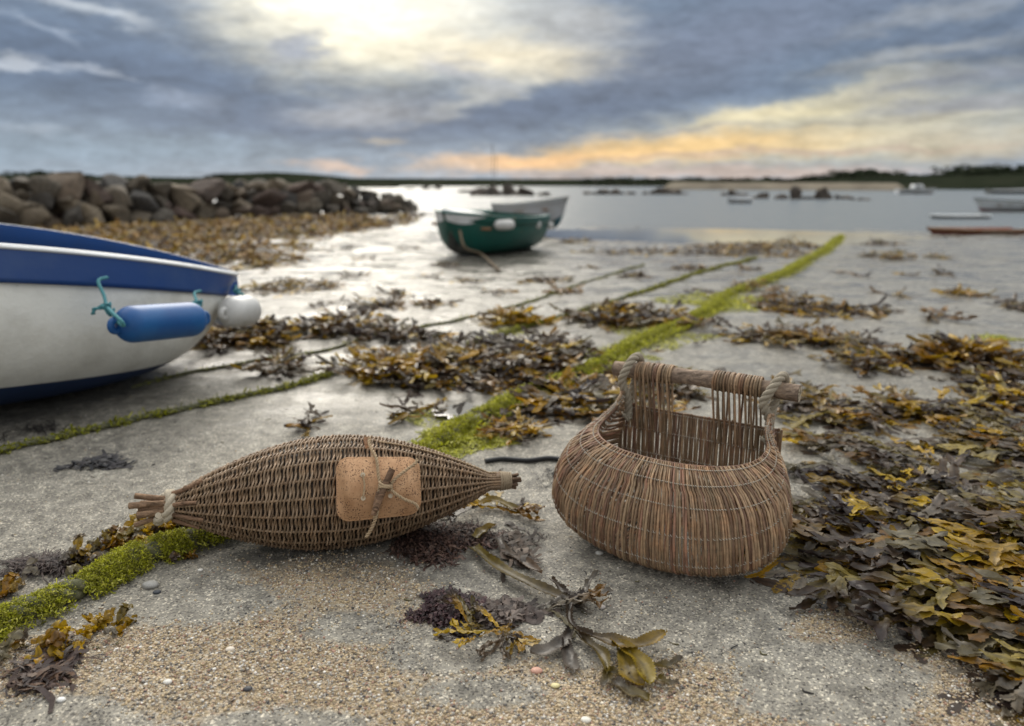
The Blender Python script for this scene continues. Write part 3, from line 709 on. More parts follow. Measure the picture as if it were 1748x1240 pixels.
# two thin withies (beacon poles) standing in the bay
for px_, t_, lb in ((841, 246, 'thin tall beacon pole beyond the humped reef, the left one'), (847, 262, 'thin shorter beacon pole beyond the humped reef, the right one')):
    p = AT(px_, 310, 60); top = AT(px_, t_, 60); mb = MB(); tube(mb, [(p[0], 60, -1), (p[0], 60, top[2])], [.03, .015], 6, (.2, .18, .17)); tube(mb, [(p[0]-.1, 60, top[2]-.4), (p[0]+.1, 60, top[2]-.4)], .02, 6)
    tag(mb.build('beacon_pole', MAT['trunk'], loc=(p[0], 60, SEA)), lb, 'pole')

# ================================================================== BOATS
def hull_grid(L, B, H, rise=.12, bow_rise=.1, ns=28, nk=15, stern=.72, flare=1.15, bilge=2.1):
    """points[s, k]: bow at s=0; k from keel (0) to gunwale (nk-1), starboard side (+y)"""
    P = np.zeros((ns, nk, 3))
    for i in range(ns):
        s = (i/(ns-1))**1.25
        b = B/2*(1-(1-min(s/.55, 1))**2.1)*(1-(1-stern)*max(0, (s-.55)/.45)**2) if s > 0 else 0.0
        top = H+bow_rise*(1-s)**2.2+.02*s; keel = rise*max(0, 1-s/.22)**1.7*H/.5*3.2
        keel = min(keel, top-.02)
        rake = -.0
        for k in range(nk):
            v = k/(nk-1); y = b*(1-(1-v)**bilge)**(1/flare); z = keel+(top-keel)*v**1.25
            P[i, k] = (s*L+.10*L*(1-s)**6*(1-v), y, z)
    return P
def loft(mb, P, col=(1, 1, 1), flip=False):
    a_, b_ = P.shape[:2]; V = P.reshape(-1, 3); i = np.arange(a_-1)[:, None]*b_; j = np.arange(b_-1)[None, :]
    Q = np.stack([i+j, i+j+1, i+b_+j+1, i+b_+j], -1).reshape(-1, 4)
    if flip: Q = Q[:, ::-1]
    mb.add(V, Q, None, col)
def mir(P): Q = P.copy(); Q[..., 1] *= -1; return Q
def off(P, d): Q = P.copy(); Q[..., 1] += d*(Q[..., 1] > -1); return Q
def build_boat(root, P, mats, band=3, boot=4, T=None, gun=.022, inside=True, thwarts=(.35, .65), thick=.02, transom=True, cap_mat=None):
    """hull sides, bottom, band, gunwale rail, lining, thwarts as parts; T maps local points into place"""
    nk = P.shape[1]; T = T or (lambda X: X); W_ = world_loc(root)
    def part(name, fn, mat, smooth=True):
        mb = MB(); fn(mb); mb.V = [T(v) for v in mb.V]; o = mb.build(name, mat, None, smooth); 
        for v in o.data.vertices: v.co = tuple(np.array(v.co)-W_)
        o.parent = root; return o
    kb = boot; kt = nk-1-band
    def bott(mb):
        loft(mb, P[:, :kb+1]); loft(mb, mir(P)[:, :kb+1], flip=True)
    def side(mb):
        for Q, f in ((P, False), (mir(P), True)): loft(mb, Q[:, kb:kt+1], flip=f)
        if transom:
            e = P[-1]; me = mir(P)[-1]; loft(mb, np.stack([e, me]), flip=False)
    def bandf(mb):
        for sg, f in ((1, False), (-1, True)):
            Q = P[:, kt:].copy(); Q[..., 1] += .011; n_ = Q.shape[1]
            lip = P[:, kt:kt+1].copy(); Q = np.concatenate([lip, Q], 1)
            Q[..., 1] *= sg; loft(mb, Q, flip=f)
    part('bottom', bott, mats['bottom']); part('hull', side, mats['side'])
    if band: part('sheer_band', bandf, mats['band'])
    def rail(mb):
        e = P[:, -1].copy()+[0, .011, 0]
        for sg in (1, -1):
            q = e*[1, sg, 1]; tube(mb, q+[0, 0, .004], gun*.5, 8)
    part('rubbing_strip', rail, mats['trim'])
    def cap(mb):
        e = P[:, -1]
        for sg, f in ((1, False), (-1, True)):
            q = np.stack([e+[0, .002, .002], e+[0, .002, .011], e+[.0, -.045, .011], e+[.0, -.045, -.03]], 1)
            q[:, 2:, 1] = np.maximum(q[:, 2:, 1], 0); q = q*[1, sg, 1]; loft(mb, q, flip=f)
    part('gunwale', cap, mats['cap'])
    if inside:
        def ins(mb):
            Q = P.copy(); Q[..., 1] = np.maximum(Q[..., 1]-thick, 0); Q[:, :, 2] += .02*(1-np.linspace(0, 1, nk))[None]; Q[:, -1, 2] -= .002
            Q = Q[:, 3:]; Q[:, 0, 1] = np.maximum(Q[:, 0, 1], 0)
            loft(mb, Q, flip=True); loft(mb, mir(Q)); loft(mb, np.stack([Q[:, 0], mir(Q)[:, 0]], 1), flip=True)
        part('lining', ins, mats['inside'])
    for s in thwarts:
        i = int(s*(P.shape[0]-1)); e = P[i, -3]; 
        def th(mb):
            x0, x1 = e[0]-.09, e[0]+.09; y = e[1]-.01; z = e[2]-.03
            V = [(x, yy, zz) for zz in (z, z-.025) for x, yy in ((x0, -y), (x1, -y), (x1, y), (x0, y))]
            mb.add(V, [(0, 1, 2, 3), (7, 6, 5, 4), (0, 4, 5, 1), (1, 5, 6, 2), (2, 6, 7, 3), (3, 7, 4, 0)])
        part('thwart', th, mats['seat'], False)
    return part

# --- the blue and white boat on the left
bowp = np.array([-1.09, 2.93]); dirv = nrm((-.83, -.557)); nrmv = np.array([dirv[1]*-1, dirv[0]])        # nrmv points to the camera side
root = thing('rowing_boat', 'white wooden boat with blue band and navy bottom lying on the sand at the left', 'boat', (-1.13, 2.92, 0))
def bigboat():
    ns, nk = 60, 26; L = 3.3; P = np.zeros((ns, nk, 3))
    for i in range(ns):
        s = L*(i/(ns-1))**1.7
        b = .70*(1-math.exp(-(s/.50)**.95)); b = b*(1-.12*ss(2.0, 3.3, s)); b = max(b, .0)
        b += .055*(1-math.exp(-(s/.03)))
        if i == 0: b = 0
        top = .335+.33*(1-math.exp(-s/.9)); keel = .30*math.exp(-(s/.16)**1.0)-.012+.012*ss(.6, 2, s)
        for k in range(nk):
            v = k/(nk-1); yy = b*(1-(1-v)**4.2)**.5*(1+.07*sin(pi*v)); z = keel+(top-keel)*(v**1.12)
            ov = .0+.02*(1-v)*0
            P[i, k] = (s+.06*(1-v)*math.exp(-s/.3), yy, z)
    return P
PB = bigboat()
LIST = .0
def TB(X):
    X = np.array(X, float); X[:, 2] = X[:, 2]+LIST*X[:, 1]*np.clip(X[:, 2]/.4, 0, 1); return np.stack([bowp[0]+X[:, 0]*dirv[0]+X[:, 1]*nrmv[0], bowp[1]+X[:, 0]*dirv[1]+X[:, 1]*nrmv[1], X[:, 2]], 1)
# boot-top line rises towards the left: re-space rows so that row 6 follows it and the top 6 rows make the band
nk = PB.shape[1]; Q = PB.copy()
for i in range(PB.shape[0]):
    z = PB[i, :, 2]; s = PB[i, 0, 0]; zt, zk = z[-1], z[0]; boot = .03+.24*(1-math.exp(-s/1.5)); boot = min(max(boot, zk+.02*(zt-zk)), zt-.2); band = zt-.094+.02*math.exp(-s/.4)
    tgt = np.concatenate([np.linspace(zk, boot, 8)[:-1], np.linspace(boot, band, 13)[:-1], np.linspace(band, zt, 7)])
    for c_ in (0, 1): Q[i, :, c_] = np.interp(tgt, z, PB[i, :, c_])
    Q[i, :, 2] = tgt
PB = Q
part = build_boat(root, PB, dict(bottom=MAT['navy'], side=MAT['white_hull'], band=MAT['blue_band'], trim=MAT['white_trim'], cap=MAT['white_trim'], inside=MAT['grey_inside'], seat=MAT['wood_in']),
                  band=6, boot=7, T=TB, gun=.010, thwarts=(.62, .8))
def tb1(s, y, z): return TB(np.array([[s, y, z]]))[0]
def side_at(s, z):
    i = np.argmin(abs(PB[:, 15, 0]-s)); return float(np.interp(z, PB[i, :, 2], PB[i, :, 1])), i
# inner blue plank below the far gunwale
def inner(mb):
    e = PB[:, -1].copy(); q = np.stack([e+[0, -.047, .0115], e+[0, -.052, -.085], e+[0, -.03, -.085]], 1); q[..., 1] = np.maximum(q[..., 1], 0)
    loft(mb, q*[1, -1, 1]); loft(mb, q, flip=True)
part('inner_rail', inner, MAT['blue_cap'])
# small bolt holes in the band
# --- fenders
def fender_tube(px0, py0, px1, py1, y, r, mat, name, label, cat, endr=.5):
    a, b = AT(px0, py0, y[0]), AT(px1, py1, y[1]); d = b-a; L = np.linalg.norm(d); d /= L
    t = thing(name, label, cat, (a+b)/2-[0, 0, r])
    n = 34; u = np.linspace(0, 1, n); x = u*L
    prof = np.where(x < r*.95, np.sqrt(np.clip(1-((r*.95-x)/(r*.95))**2, 0, 1)), np.where(x > L-r*.95, np.sqrt(np.clip(1-((x-L+r*.95)/(r*.95))**2, 0, 1)), 1.0))
    mb = MB(); P_ = a[None]+d[None]*x[:, None]; tube(mb, P_, np.maximum(prof*r, .004), 32)
    # moulded eye lugs at both ends
    for e, s in ((a, 1), (b, -1)):
        c = e+d*s*.004
        th = np.linspace(0, 2*pi, 17); side = nrm(np.cross(d, [0, 0, 1])); upv = np.cross(side, d)
        ring = np.array([c-d*s*.006+(d*np.cos(q)+upv*np.sin(q))*.016 for q in th]); tube(mb, ring, .010, 8, cap=False)
    mb.build('body', mat, t)
    return t, a, b, d
def knot(mb, c, s_, seed=1, kc=(1, 1, 1)):
    r_ = np.random.default_rng(seed); a = np.linspace(0, 4*pi, 46)
    P_ = np.stack([np.sin(a)*.8+np.sin(2*a+.5)*.5, np.cos(a*1.5)*.9, np.sin(3*a)*.6+np.cos(a)*.5], 1)*s_+c
    rope(mb, P_, s_*.38, strands=2, k=6, col=kc)
t, a, b, d = fender_tube(199, 556, 346, 544, (2.02, 2.28), .053, MAT['fender_blue'], 'fender', 'bright blue cylindrical fender hanging along the side of the white boat', 'fender')
mb = MB(); top = AT(168, 480, 2.14); kn = AT(182, 524, 2.07)
rope(mb, smooth_path([top+[0, .05, .004], top, (top+kn)/2+[.004, 0, -.005], kn], 14), .0052, strands=3, k=6)
rope(mb, smooth_path([kn, AT(194, 536, 2.02), AT(207, 548, 1.99), AT(211, 556, 2.0), AT(200, 548, 2.02), kn+[.01, 0, -.01]], 30), .0052, strands=3, k=6)
knot(mb, kn, .010, 3); knot(mb, kn+[.012, -.005, -.015], .009, 5)
rope(mb, smooth_path([kn, kn+[-.03, -.01, -.005], kn+[-.035, -.01, -.02]], 8), .006, strands=2, k=6)
mb.build('rope', MAT['cord'], t)
mb = MB(); top = AT(332, 501, 2.42); kn = AT(338, 519, 2.33)
rope(mb, smooth_path([top+[0, .05, 0], top, kn, b], 14), .005, strands=3, k=6); knot(mb, kn, .011, 8)
mb.build('rope', MAT['cord'], t)
# white buoy at the bow
t, a, b, d = fender_tube(383, 536, 434, 528, (2.62, 2.80), .057, MAT['buoy'], 'buoy', 'white plastic ball fender tied at the bow of the white boat', 'fender')
mb = MB(); top = AT(369, 506, 2.86); rope(mb, smooth_path([top+[0, .05, 0], top, AT(384, 524, 2.66), a+d*.01], 14), .006, strands=2, k=6)
mb.build('rope', MAT['cord'], t)
mb = MB(); kn = AT(405, 498, 2.80); rope(mb, smooth_path([AT(402, 488, 2.93), kn, AT(414, 503, 2.76), b+[0, 0, .01]], 14), .006, strands=2, k=6); knot(mb, kn, .010, 4)
mb.build('rope', MAT['cord'], t)

# --- dinghies farther off
def place_T(origin, yaw, tilt=0.0, roll=0.0, z0=0.0):
    ca, sa = cos(yaw), sin(yaw)
    def T(X):
        X = np.asarray(X); x, y, z = X[:, 0], X[:, 1], X[:, 2]
        y, z = y*cos(roll)-z*sin(roll), y*sin(roll)+z*cos(roll); x, z = x*cos(tilt)-z*sin(tilt), x*sin(tilt)+z*cos(tilt)
        return np.stack([origin[0]+x*ca-y*sa, origin[1]+x*sa+y*ca, z+z0], 1)
    return T
# green dinghy: bow towards the left of the camera
o = G(792, 440); root = thing('dinghy', 'dark green dinghy with white foredeck and hanging white fenders on the wet sand', 'boat', (o[0], o[1], 0))
Pg = hull_grid(1.35, .92, .36, rise=.10, bow_rise=.05, stern=.8, bilge=2.6, flare=1.5)
yaw = R(58); Tg = place_T((o[0]-.21, o[1]+.0), yaw, R(-1), R(3), .0)
part = build_boat(root, Pg, dict(bottom=MAT['dark_keel'], side=MAT['green_hull'], band=MAT['green_hull'], trim=MAT['green_hull'], cap=MAT['green_hull'], inside=MAT['wood_in'], seat=MAT['wood_in']), band=2, boot=2, T=Tg)
def deck(mb):
    e = Pg[:9, -1]+[0, .0, .022]; e = e*[1, 1, 1]; n_ = 7
    D = np.stack([e*[1, q, 1]+np.array([0, 0, .02*(1-q*q)]) for q in np.linspace(-1, 1, n_)], 1); loft(mb, D, flip=True)
part('foredeck', deck, MAT['white_trim'])
def spray(mb):                                # white canvas lapping over the bow
    for sg, f in ((1, False), (-1, True)):
        Qs = Pg[:9, -5:].copy(); Qs[..., 1] += .016
        for i in range(9): Qs[i, :, 2] = Qs[i, -1, 2]+(Qs[i, :, 2]-Qs[i, -1, 2])*max(0, 1-(i/8)**2)*1.1
        loft(mb, Qs*[1, sg, 1], flip=f)
part('bow_cover', spray, MAT['white_trim'])
def gfender(px, py, dy, L, r, horizontal, lb):
    c = AT(px, py, o[1]+dy); t = thing('fender', lb, 'fender', c-[0, 0, r]); mb = MB()
    u = np.linspace(-1, 1, 18); dr = np.array([cos(yaw), sin(yaw), 0.]) if horizontal else np.array([0, 0, 1.])
    if horizontal: dr = nrm([1, .25, 0])
    tube(mb, c+dr*(u*L/2)[:, None], r*np.clip(1-np.abs(u)**5, .03, 1)**.5, 16); mb.build('body', MAT['buoy'], t)
    mb = MB(); tube(mb, [c+dr*L/2*.9, c+dr*L/2*.9+[.01, .05, .07]], .005, 5); tube(mb, [c-dr*L/2*.9, c-dr*L/2*.9+[0, .05, .07]], .005, 5); mb.build('cord', MAT['old_rope'], t)
gfender(861, 384, .12, .20, .048, True, 'long white fender in the middle of the green dinghy side')
gfender(915, 384, .62, .10, .042, True, 'short round white fender near the stern of the green dinghy')
gfender(939, 386, .95, .07, .036, True, 'smallest white fender at the stern corner of the green dinghy')
mb = MB(); e0 = AT(785, 394, o[1]-.12); e1 = G(852, 462)
rope(mb, smooth_path([e0, e0+[.05, -.12, -.14], G(822, 440)+[0, 0, .03], e1], 40), .012, strands=3, k=6, col=(.16, .12, .08))
tag(mb.build('mooring_rope', MAT['rope'], loc=tuple(e1)), 'slack brown mooring rope running from the green dinghy bow down to the sand', 'rope')
# pale grey boat behind it
o2 = G(905, 398); root = thing('dinghy', 'pale grey boat with teal bottom lying just behind the green dinghy', 'boat', (o2[0], o2[1], 0))
Pw = hull_grid(1.2, .62, .32, rise=.06, bow_rise=.13, stern=.9)
Tw = place_T(AT(969, 370, o2[1]+.3)[:2], R(180-42), 0, 0, .02)
build_boat(root, Pw, dict(bottom=MAT['teal_bottom'], side=MAT['grey_hull'], band=MAT['grey_hull'], trim=MAT['grey_inside'], cap=MAT['grey_hull'], inside=MAT['grey_inside'], seat=MAT['wood_in']), band=2, boot=5, T=Tw)
def sideboat(pxl, pxr, base, top, mats, lb, bow_left=True, yawd=0, boot=3, z0=SEA-.03, cabin=None, band=2):
    p = G((pxl+pxr)/2, base, SEA); k = p[1]/F*1.03; L = (pxr-pxl)*k/cos(R(yawd)); H = (base-top)*k
    root = thing('boat', lb, 'boat', (p[0], p[1], SEA)); P_ = hull_grid(L, L*.34, H*.75, rise=.05*H*2, bow_rise=H*.30, stern=.8, ns=18, nk=10)
    x = G(pxl if bow_left else pxr, base, SEA)[0]; T = place_T((x, p[1]), R(yawd) if bow_left else R(180+yawd), 0, 0, z0)
    part = build_boat(root, P_, mats, band=band, boot=boot, T=T, gun=.03, thwarts=(.4, .7), thick=.04)
    if cabin:
        def cab(mb):
            x0, x1, w, z = L*.35, L*.62, L*.11, H*.7
            V = []
            for zz, i_ in ((z, 0), (z+cabin*k, .06*L)):
                V += [(x0+i_, -w+i_*.3, zz), (x1, -w+i_*.3, zz), (x1, w-i_*.3, zz), (x0+i_, w-i_*.3, zz)]
            mb.add(V, [(3, 2, 1, 0), (4, 5, 6, 7), (0, 1, 5, 4), (1, 2, 6, 5), (2, 3, 7, 6), (3, 0, 4, 7)])
        part('cabin', cab, MAT['white_trim'], False)
        def cw(mb):
            x0, x1, w, z = L*.40, L*.60, L*.11, H*.7+cabin*k*.45
            for sg in (-1, 1): mb.add([(x0+.03*L, sg*(w+.004), z), (x1, sg*(w+.004), z), (x1, sg*(w-.01), z+cabin*k*.3), (x0+.05*L, sg*(w-.01), z+cabin*k*.3)], [(0, 1, 2, 3)])
        part('window', cw, MAT['black'], False)
        def mast(mb): tube(mb, [(L*.5, 0, H*.7), (L*.5, 0, H*.7+cabin*k*1.9)], .02, 6)
        part('mast', mast, MAT['trunk'], False)
GM = dict(bottom=MAT['teal_bottom'], side=MAT['grey_hull'], band=MAT['grey_hull'], trim=MAT['white_trim'], cap=MAT['grey_hull'], inside=MAT['grey_inside'], seat=MAT['wood_in'])
RM = dict(bottom=MAT['dark_keel'], side=MAT['red_hull'], band=MAT['wood_in'], trim=MAT['wood_in'], cap=MAT['red_hull'], inside=MAT['wood_in'], seat=MAT['wood_in'])
WM = dict(bottom=MAT['navy'], side=MAT['white_trim'], band=MAT['white_trim'], trim=MAT['dark_keel'], cap=MAT['white_trim'], inside=MAT['grey_inside'], seat=MAT['wood_in'])
sideboat(1582, 1738, 402, 388, RM, 'low dark red rowing boat afloat near the right edge', True, 3)
sideboat(1240, 1280, 347, 338, GM, 'small grey tender afloat in front of the distant rocks', True, 0)
sideboat(1660, 1790, 361, 340, dict(WM, bottom=MAT['red_hull']), 'white boat with red bottom cut off by the right edge of the view', True, 4)
sideboat(1586, 1680, 373, 366, dict(GM, side=MAT['dark_keel']), 'long low dark grey punt behind the red rowing boat', True, 2)
sideboat(1534, 1598, 331, 322, dict(WM, bottom=MAT['red_hull']), 'distant white fishing boat with a small wheelhouse off the wooded headland', False, 0, cabin=9)
sideboat(1690, 1760, 331, 323, dict(GM, side=MAT['dark_keel']), 'distant dark boat moored under the trees at the right edge', False, 0)

# ================================================================== SPINDLE BASKET
cc0 = np.array([-.352, 1.366, .107+gz1(-.352, 1.335)-.004]); ye = R(11.0)
E1 = np.array([cos(ye), sin(ye), 0]); E2 = np.array([sin(ye), -cos(ye), 0]); E3 = np.array([0, 0, 1.])
creel = thing('spindle_basket', 'long spindle shaped wicker bait basket with cork lid lying on the sand', 'basket', (cc0[0], cc0[1], gz1(cc0[0], cc0[1])))
def Rad(x):
    t = np.clip(np.asarray(x)/.338, -.995, .995); return np.maximum(.1085*np.cos(t*pi/2)**.93, .0165)
def cp(x, r, th):
    x = np.asarray(x, float)[..., None]; r = np.asarray(r, float)[..., None]; th = np.asarray(th, float)[..., None]
    return cc0+E1*x+r*(np.cos(th)*E2+np.sin(th)*E3)-E3*(.004*np.abs(x/.34)**2)
NS = 20
mb = MB(); k = 0; x = -.300
WC = np.array([(.190, .124, .074), (.22, .150, .094), (.14, .090, .054), (.168, .115, .070), (.235, .165, .108)])
while x < .328:
    r0 = float(Rad(x)); n = NS*8; th = np.linspace(0, 2*pi, n+1)
    ph = NS/2*th+k*pi; amp = min(.0031, r0*.09); ths = th
    xx = x+.0030*np.sin(ph)*min(1, r0/.05)+.0009*np.sin(3*th+k); rr = Rad(xx)+amp*np.cos(ph)+.0007*np.sin(th*2+k*1.7)
    # between two ribs the weave sags inward a little, so the ribs read as ridges
    rr = rr-.0026*(1-np.abs(np.cos(NS/2*th)))**.7*min(1, r0/.05)
    c_ = WC[rng.integers(0, 5)]*rng.uniform(.95, 1.4); seg = np.interp(np.arange(n+1), np.arange(0, n+25, 24), rng.uniform(.84, 1.16, len(np.arange(0, n+25, 24))))
    tube(mb, cp(xx, rr, ths), .00198*(.8+.2*min(1, r0/.05)), 5, c_[None]*seg[:, None], cap=False)
    x += .00355*rng.uniform(.93, 1.08); k += 1
for j in range(NS):
    th = 2*pi*j/NS; xs = np.linspace(-.315, .34, 70)
    tube(mb, cp(xs, Rad(xs)+.0001+.0008*np.sin(xs*40+j), np.full(70, th)), .0025, 6, WC[j % 5]*1.35)
# dark shell added inside the weave, coloured so the gaps read as shade
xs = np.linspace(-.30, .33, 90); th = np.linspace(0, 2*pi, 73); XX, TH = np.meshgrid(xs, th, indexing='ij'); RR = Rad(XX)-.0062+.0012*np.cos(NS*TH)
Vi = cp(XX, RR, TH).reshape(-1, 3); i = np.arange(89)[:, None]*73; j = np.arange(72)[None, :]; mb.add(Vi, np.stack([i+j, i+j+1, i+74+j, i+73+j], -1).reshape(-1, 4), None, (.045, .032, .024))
mb.build('woven_body', MAT['willow_grey'], creel)
# stake ends sticking out at both ends
def stick_obj(A, B, r, c_=(.22, .15, .10), name='stake_end', end='cut_face'):
    a_, b_ = MB(), MB(); stick(a_, b_, A, B, r, c_); o = a_.build(name, MAT['bark'], creel); b_.build(end, MAT['cut'], o); return o
def stick(mb, cutm, A, B, r, c_=(.22, .15, .10)):
    P_ = smooth_path([A, (np.array(A)+B)/2+rng.normal(0, .0012, 3), B], 9); tube(mb, P_, np.linspace(r, r*1.05, 9), 10, c_, ecol=(.22, .17, .12))
    d = nrm(P_[-1]-P_[-2]); th = np.linspace(0, 2*pi, 12, endpoint=False); u = nrm(np.cross(d, [.1, .2, 1])); v = np.cross(d, u)
    ring = np.array([P_[-1]+d*.0006+(u*cos(q)+v*sin(q))*r*.93 for q in th]); cutm.add(np.vstack([ring, P_[-1]+d*.0009]), None, [(i, (i+1) % 12, 12) for i in range(12)]); cutm.add(np.vstack([ring, P_[-1]+d*.0009]), None, [((i+1) % 12, i, 12) for i in range(12)])
for th, rr, r, x1 in ((1.7, .026, .0055, -.356), (.85, .017, .0060, -.364), (-.25, .020, .0066, -.350), (-1.0, .030, .0050, -.357), (2.9, .016, .006, -.352), (.2, .003, .0062, -.350), (3.9, .02, .005, -.358)):
    stick_obj(cp(-.29, .010, th), cp(x1-.012, rr, th), r, np.array([.23, .155, .10])*rng.uniform(.8, 1.15))
for th, x0, L in ((.42, -.297, .05), (-.22, -.297, .06), (1.3, -.30, .06), (-.8, -.30, .05)):
    stick_obj(cp(x0+L, Rad(x0+L)+.003, th), cp(x0, .0285, th), .0042, (.22, .14, .09))
for th, rr, r, x1 in ((1.5, .013, .0032, .372), (.6, .017, .003, .374), (-.3, .014, .0035, .368), (-1.2, .016, .0032, .366), (2.6, .010, .003, .370), (.1, .003, .0035, .377)):
    stick_obj(cp(.325, .008, th), cp(x1, rr, th), r, np.array([.16, .11, .075])*rng.uniform(.8, 1.1))
mb = MB()
th = np.linspace(-.6, 2*pi*1.06-.6, 60); rope(mb, cp(-.312+.014*np.cos(th-.9)-.002*th, .0240+.003*np.cos(th), th), .0100, col=(.50, .44, .35), k=10)
mb.build('rope_binding', MAT['rope'], creel)
mb = MB()
for q in range(6): th = np.linspace(0, 2*pi, 40); tube(mb, cp(.334+q*.0042+.001*np.sin(th+q), .0185+0*th-.0006*q, th), .0024, 6, (.34, .27, .19), cap=False)
mb.build('twine_binding', MAT['rope'], creel)
# cork lid lashed on the side
elv = R(25); NL = cos(elv)*E2+sin(elv)*E3; UL = -sin(elv)*E2+cos(elv)*E3
rl = R(-1.5); XL = E1*cos(rl)+UL*sin(rl); YL = -E1*sin(rl)+UL*cos(rl)
LC = cp(.086, .1080, elv).reshape(3)+NL*.010-UL*.002
def lp(x, y, z): x, y = x*.89, y*.92; return LC+XL*x+YL*y+NL*z
bm = bmesh.new(); bmesh.ops.create_cube(bm, size=1)
for v in bm.verts: v.co = (v.co.x*.153, v.co.y*.112*(1.06 if v.co.x < 0 else .94), v.co.z*.036)
bmesh.ops.bevel(bm, geom=[e for e in bm.edges if abs((e.verts[0].co-e.verts[1].co).normalized().z) > .9], offset=.024, segments=7, profile=.5, affect='EDGES')
bmesh.ops.bevel(bm, geom=[e for e in bm.edges if abs(e.verts[0].co.z-e.verts[1].co.z) < 1e-5 and e.calc_face_angle(0) > 1.2], offset=.0045, segments=3, affect='EDGES')
bmesh.ops.triangulate(bm, faces=bm.faces[:])
V = np.array([v.co[:] for v in bm.verts]); T = np.array([[v.index for v in f.verts] for f in bm.faces]); bm.free()
V[:, 2] -= V[:, 1]**2*1.2+V[:, 0]**2*.3
mb = MB(); mb.add(V, None, T); lid = mb.build('cork_lid', MAT['cork'])
lid.data.transform(__import__('mathutils').Matrix([[XL[0], YL[0], NL[0], 0], [XL[1], YL[1], NL[1], 0], [XL[2], YL[2], NL[2], 0], [0, 0, 0, 1]]))
lid.parent = creel; lid.location = tuple(LC-world_loc(creel))
for p_ in lid.data.polygons: p_.use_smooth = True
lid['label'] = 'pitted orange cork slab tied over the mouth'
zt = .0192
for x_, y_ in ((-.032, .026), (-.032, -.020), (.023, -.018)):
    mb = MB(); tube(mb, [lp(x_, y_, zt-.004-y_*y_*2.2), lp(x_, y_, zt+.0022-y_*y_*2.2)], .0044, 12, (.55, .45, .32)); mb.build('peg', MAT['cut'], creel)
TW = (.46, .345, .225); mb = MB()
def tw(pts, r=.0021, n=30): rope(mb, smooth_path(pts, n), r, pitch=.012, strands=2, col=TW, k=6, per=8)
tw([lp(-.032, .026, zt+.002), lp(-.029, .004, zt+.002), lp(-.032, -.020, zt+.003)], .0019, 10)
tw([lp(-.020, .100, -.012), lp(-.016, .082, .002), lp(-.006, .063, .014), lp(-.003, .052, zt), lp(0, .02, zt+.003), lp(.004, .004, zt+.004)], .0032)
tw([lp(.004, .004, zt+.004), lp(.000, -.022, zt+.003), lp(-.004, -.045, zt), lp(-.010, -.065, .010), lp(-.018, -.082, .004), lp(-.028, -.096, .001)], .0035)
tw([lp(.002, .004, zt+.003), lp(-.006, -.025, zt+.003), lp(-.010, -.05, zt-.002), lp(-.012, -.060, .008)], .0024)
tw([lp(.022, .002, zt+.006), lp(.035, .016, zt+.014), lp(.060, .033, zt+.010), lp(.076, .044, zt+.006), lp(.080, .052, zt+.002)], .0031)
tw([lp(.022, .000, zt+.006), lp(.030, -.012, zt+.010), lp(.050, -.026, zt+.008), lp(.072, -.036, zt+.006), lp(.079, -.046, zt+.002)], .0031)
for q in range(5):           # lashing turns round the toggle
    th = np.linspace(0, 2*pi, 20); c_ = lp(.004+q*.0045, .004-q*.0015, zt+.007); a1 = nrm(XL*.8-YL*.3)*.0; axd = nrm(XL*.25+YL*.95)
    s1 = nrm(np.cross(axd, NL)); tube(mb, np.array([c_+axd*(q-2)*.0022*0+s1*cos(t_)*.011+NL*sin(t_)*.0085+axd*.004*sin(t_+q)+YL*(q-2)*.003-XL*(q*.0045-.009) for t_ in th]), .0021, 6, TW, cap=False)
for q in range(2): tw([lp(-.020+q*.003, .094, -.010), lp(-.02+q*.003, .104, -.014)], .0022, 5)
# twine running over the top ridge to the right end
xs = np.linspace(.09, .325, 30); rope(mb, cp(xs, Rad(xs)+.004, np.full(30, R(84))), .0018, pitch=.012, strands=2, col=TW, k=5, per=6)
mb.build('tie_twine', MAT['rope'], creel)
stick_obj(lp(-.008, -.044, zt+.006), lp(.028, .034, zt+.011), .0060, (.20, .13, .085), 'toggle', 'toggle_end'); stick_obj(lp(-.001, -.01, zt+.008), lp(-.012, -.054, zt+.003), .0046, (.20, .13, .085), 'toggle', 'toggle_end')
# knot stub above the lid
stick_obj(lp(-.021, .082, -.010), lp(-.024, .103, -.012), .0042, (.34, .20, .12), 'peg_stub')

# ================================================================== ROUND BASKET
O = np.array([.382, 1.450, gz1(.31, 1.33)-.002]); HX = nrm([.846, -.533, 0]); HN = np.array([HX[1], -HX[0], 0]); HN = HN if HN[1] < 0 else -HN
bask = thing('catch_basket', 'round bellied brown wicker basket with a log handle standing on the sand beside the seaweed', 'basket', tuple(O+HN*.14))
def bp(x, y, z):
    x, y, z = [np.asarray(q, float)[..., None] for q in (x, y, z)]; return O+HX*x+HN*y+E3*z
AZ = .287; AX = .150
CV = np.array([0, .15, .35, .5, .65, .78, .9, 1.0]); CYV = np.array([.212, .243, .272, .282, .272, .222, .120, -.004]); CZV = np.array([.208, .184, .134, .078, .026, .000, -.004, .006])
WV = np.array([.164, .186, .214, .226, .229, .222, .206, .180]); PZV = np.array([.20, .28, .40, .44, .45, .44, .43, .42]); PYV = np.array([.55, .58, .58, .55, .52, .5, .5, .5])
vg = np.linspace(0, 1, 101)
def smo(a):
    b = np.interp(vg, CV, a)
    for _ in range(6): b[1:-1] = (b[:-2]+2*b[1:-1]+b[2:])/4
    return b
gY, gZ, gW, gPZ, gPY = [smo(a) for a in (CYV, CZV, WV, PZV, PYV)]
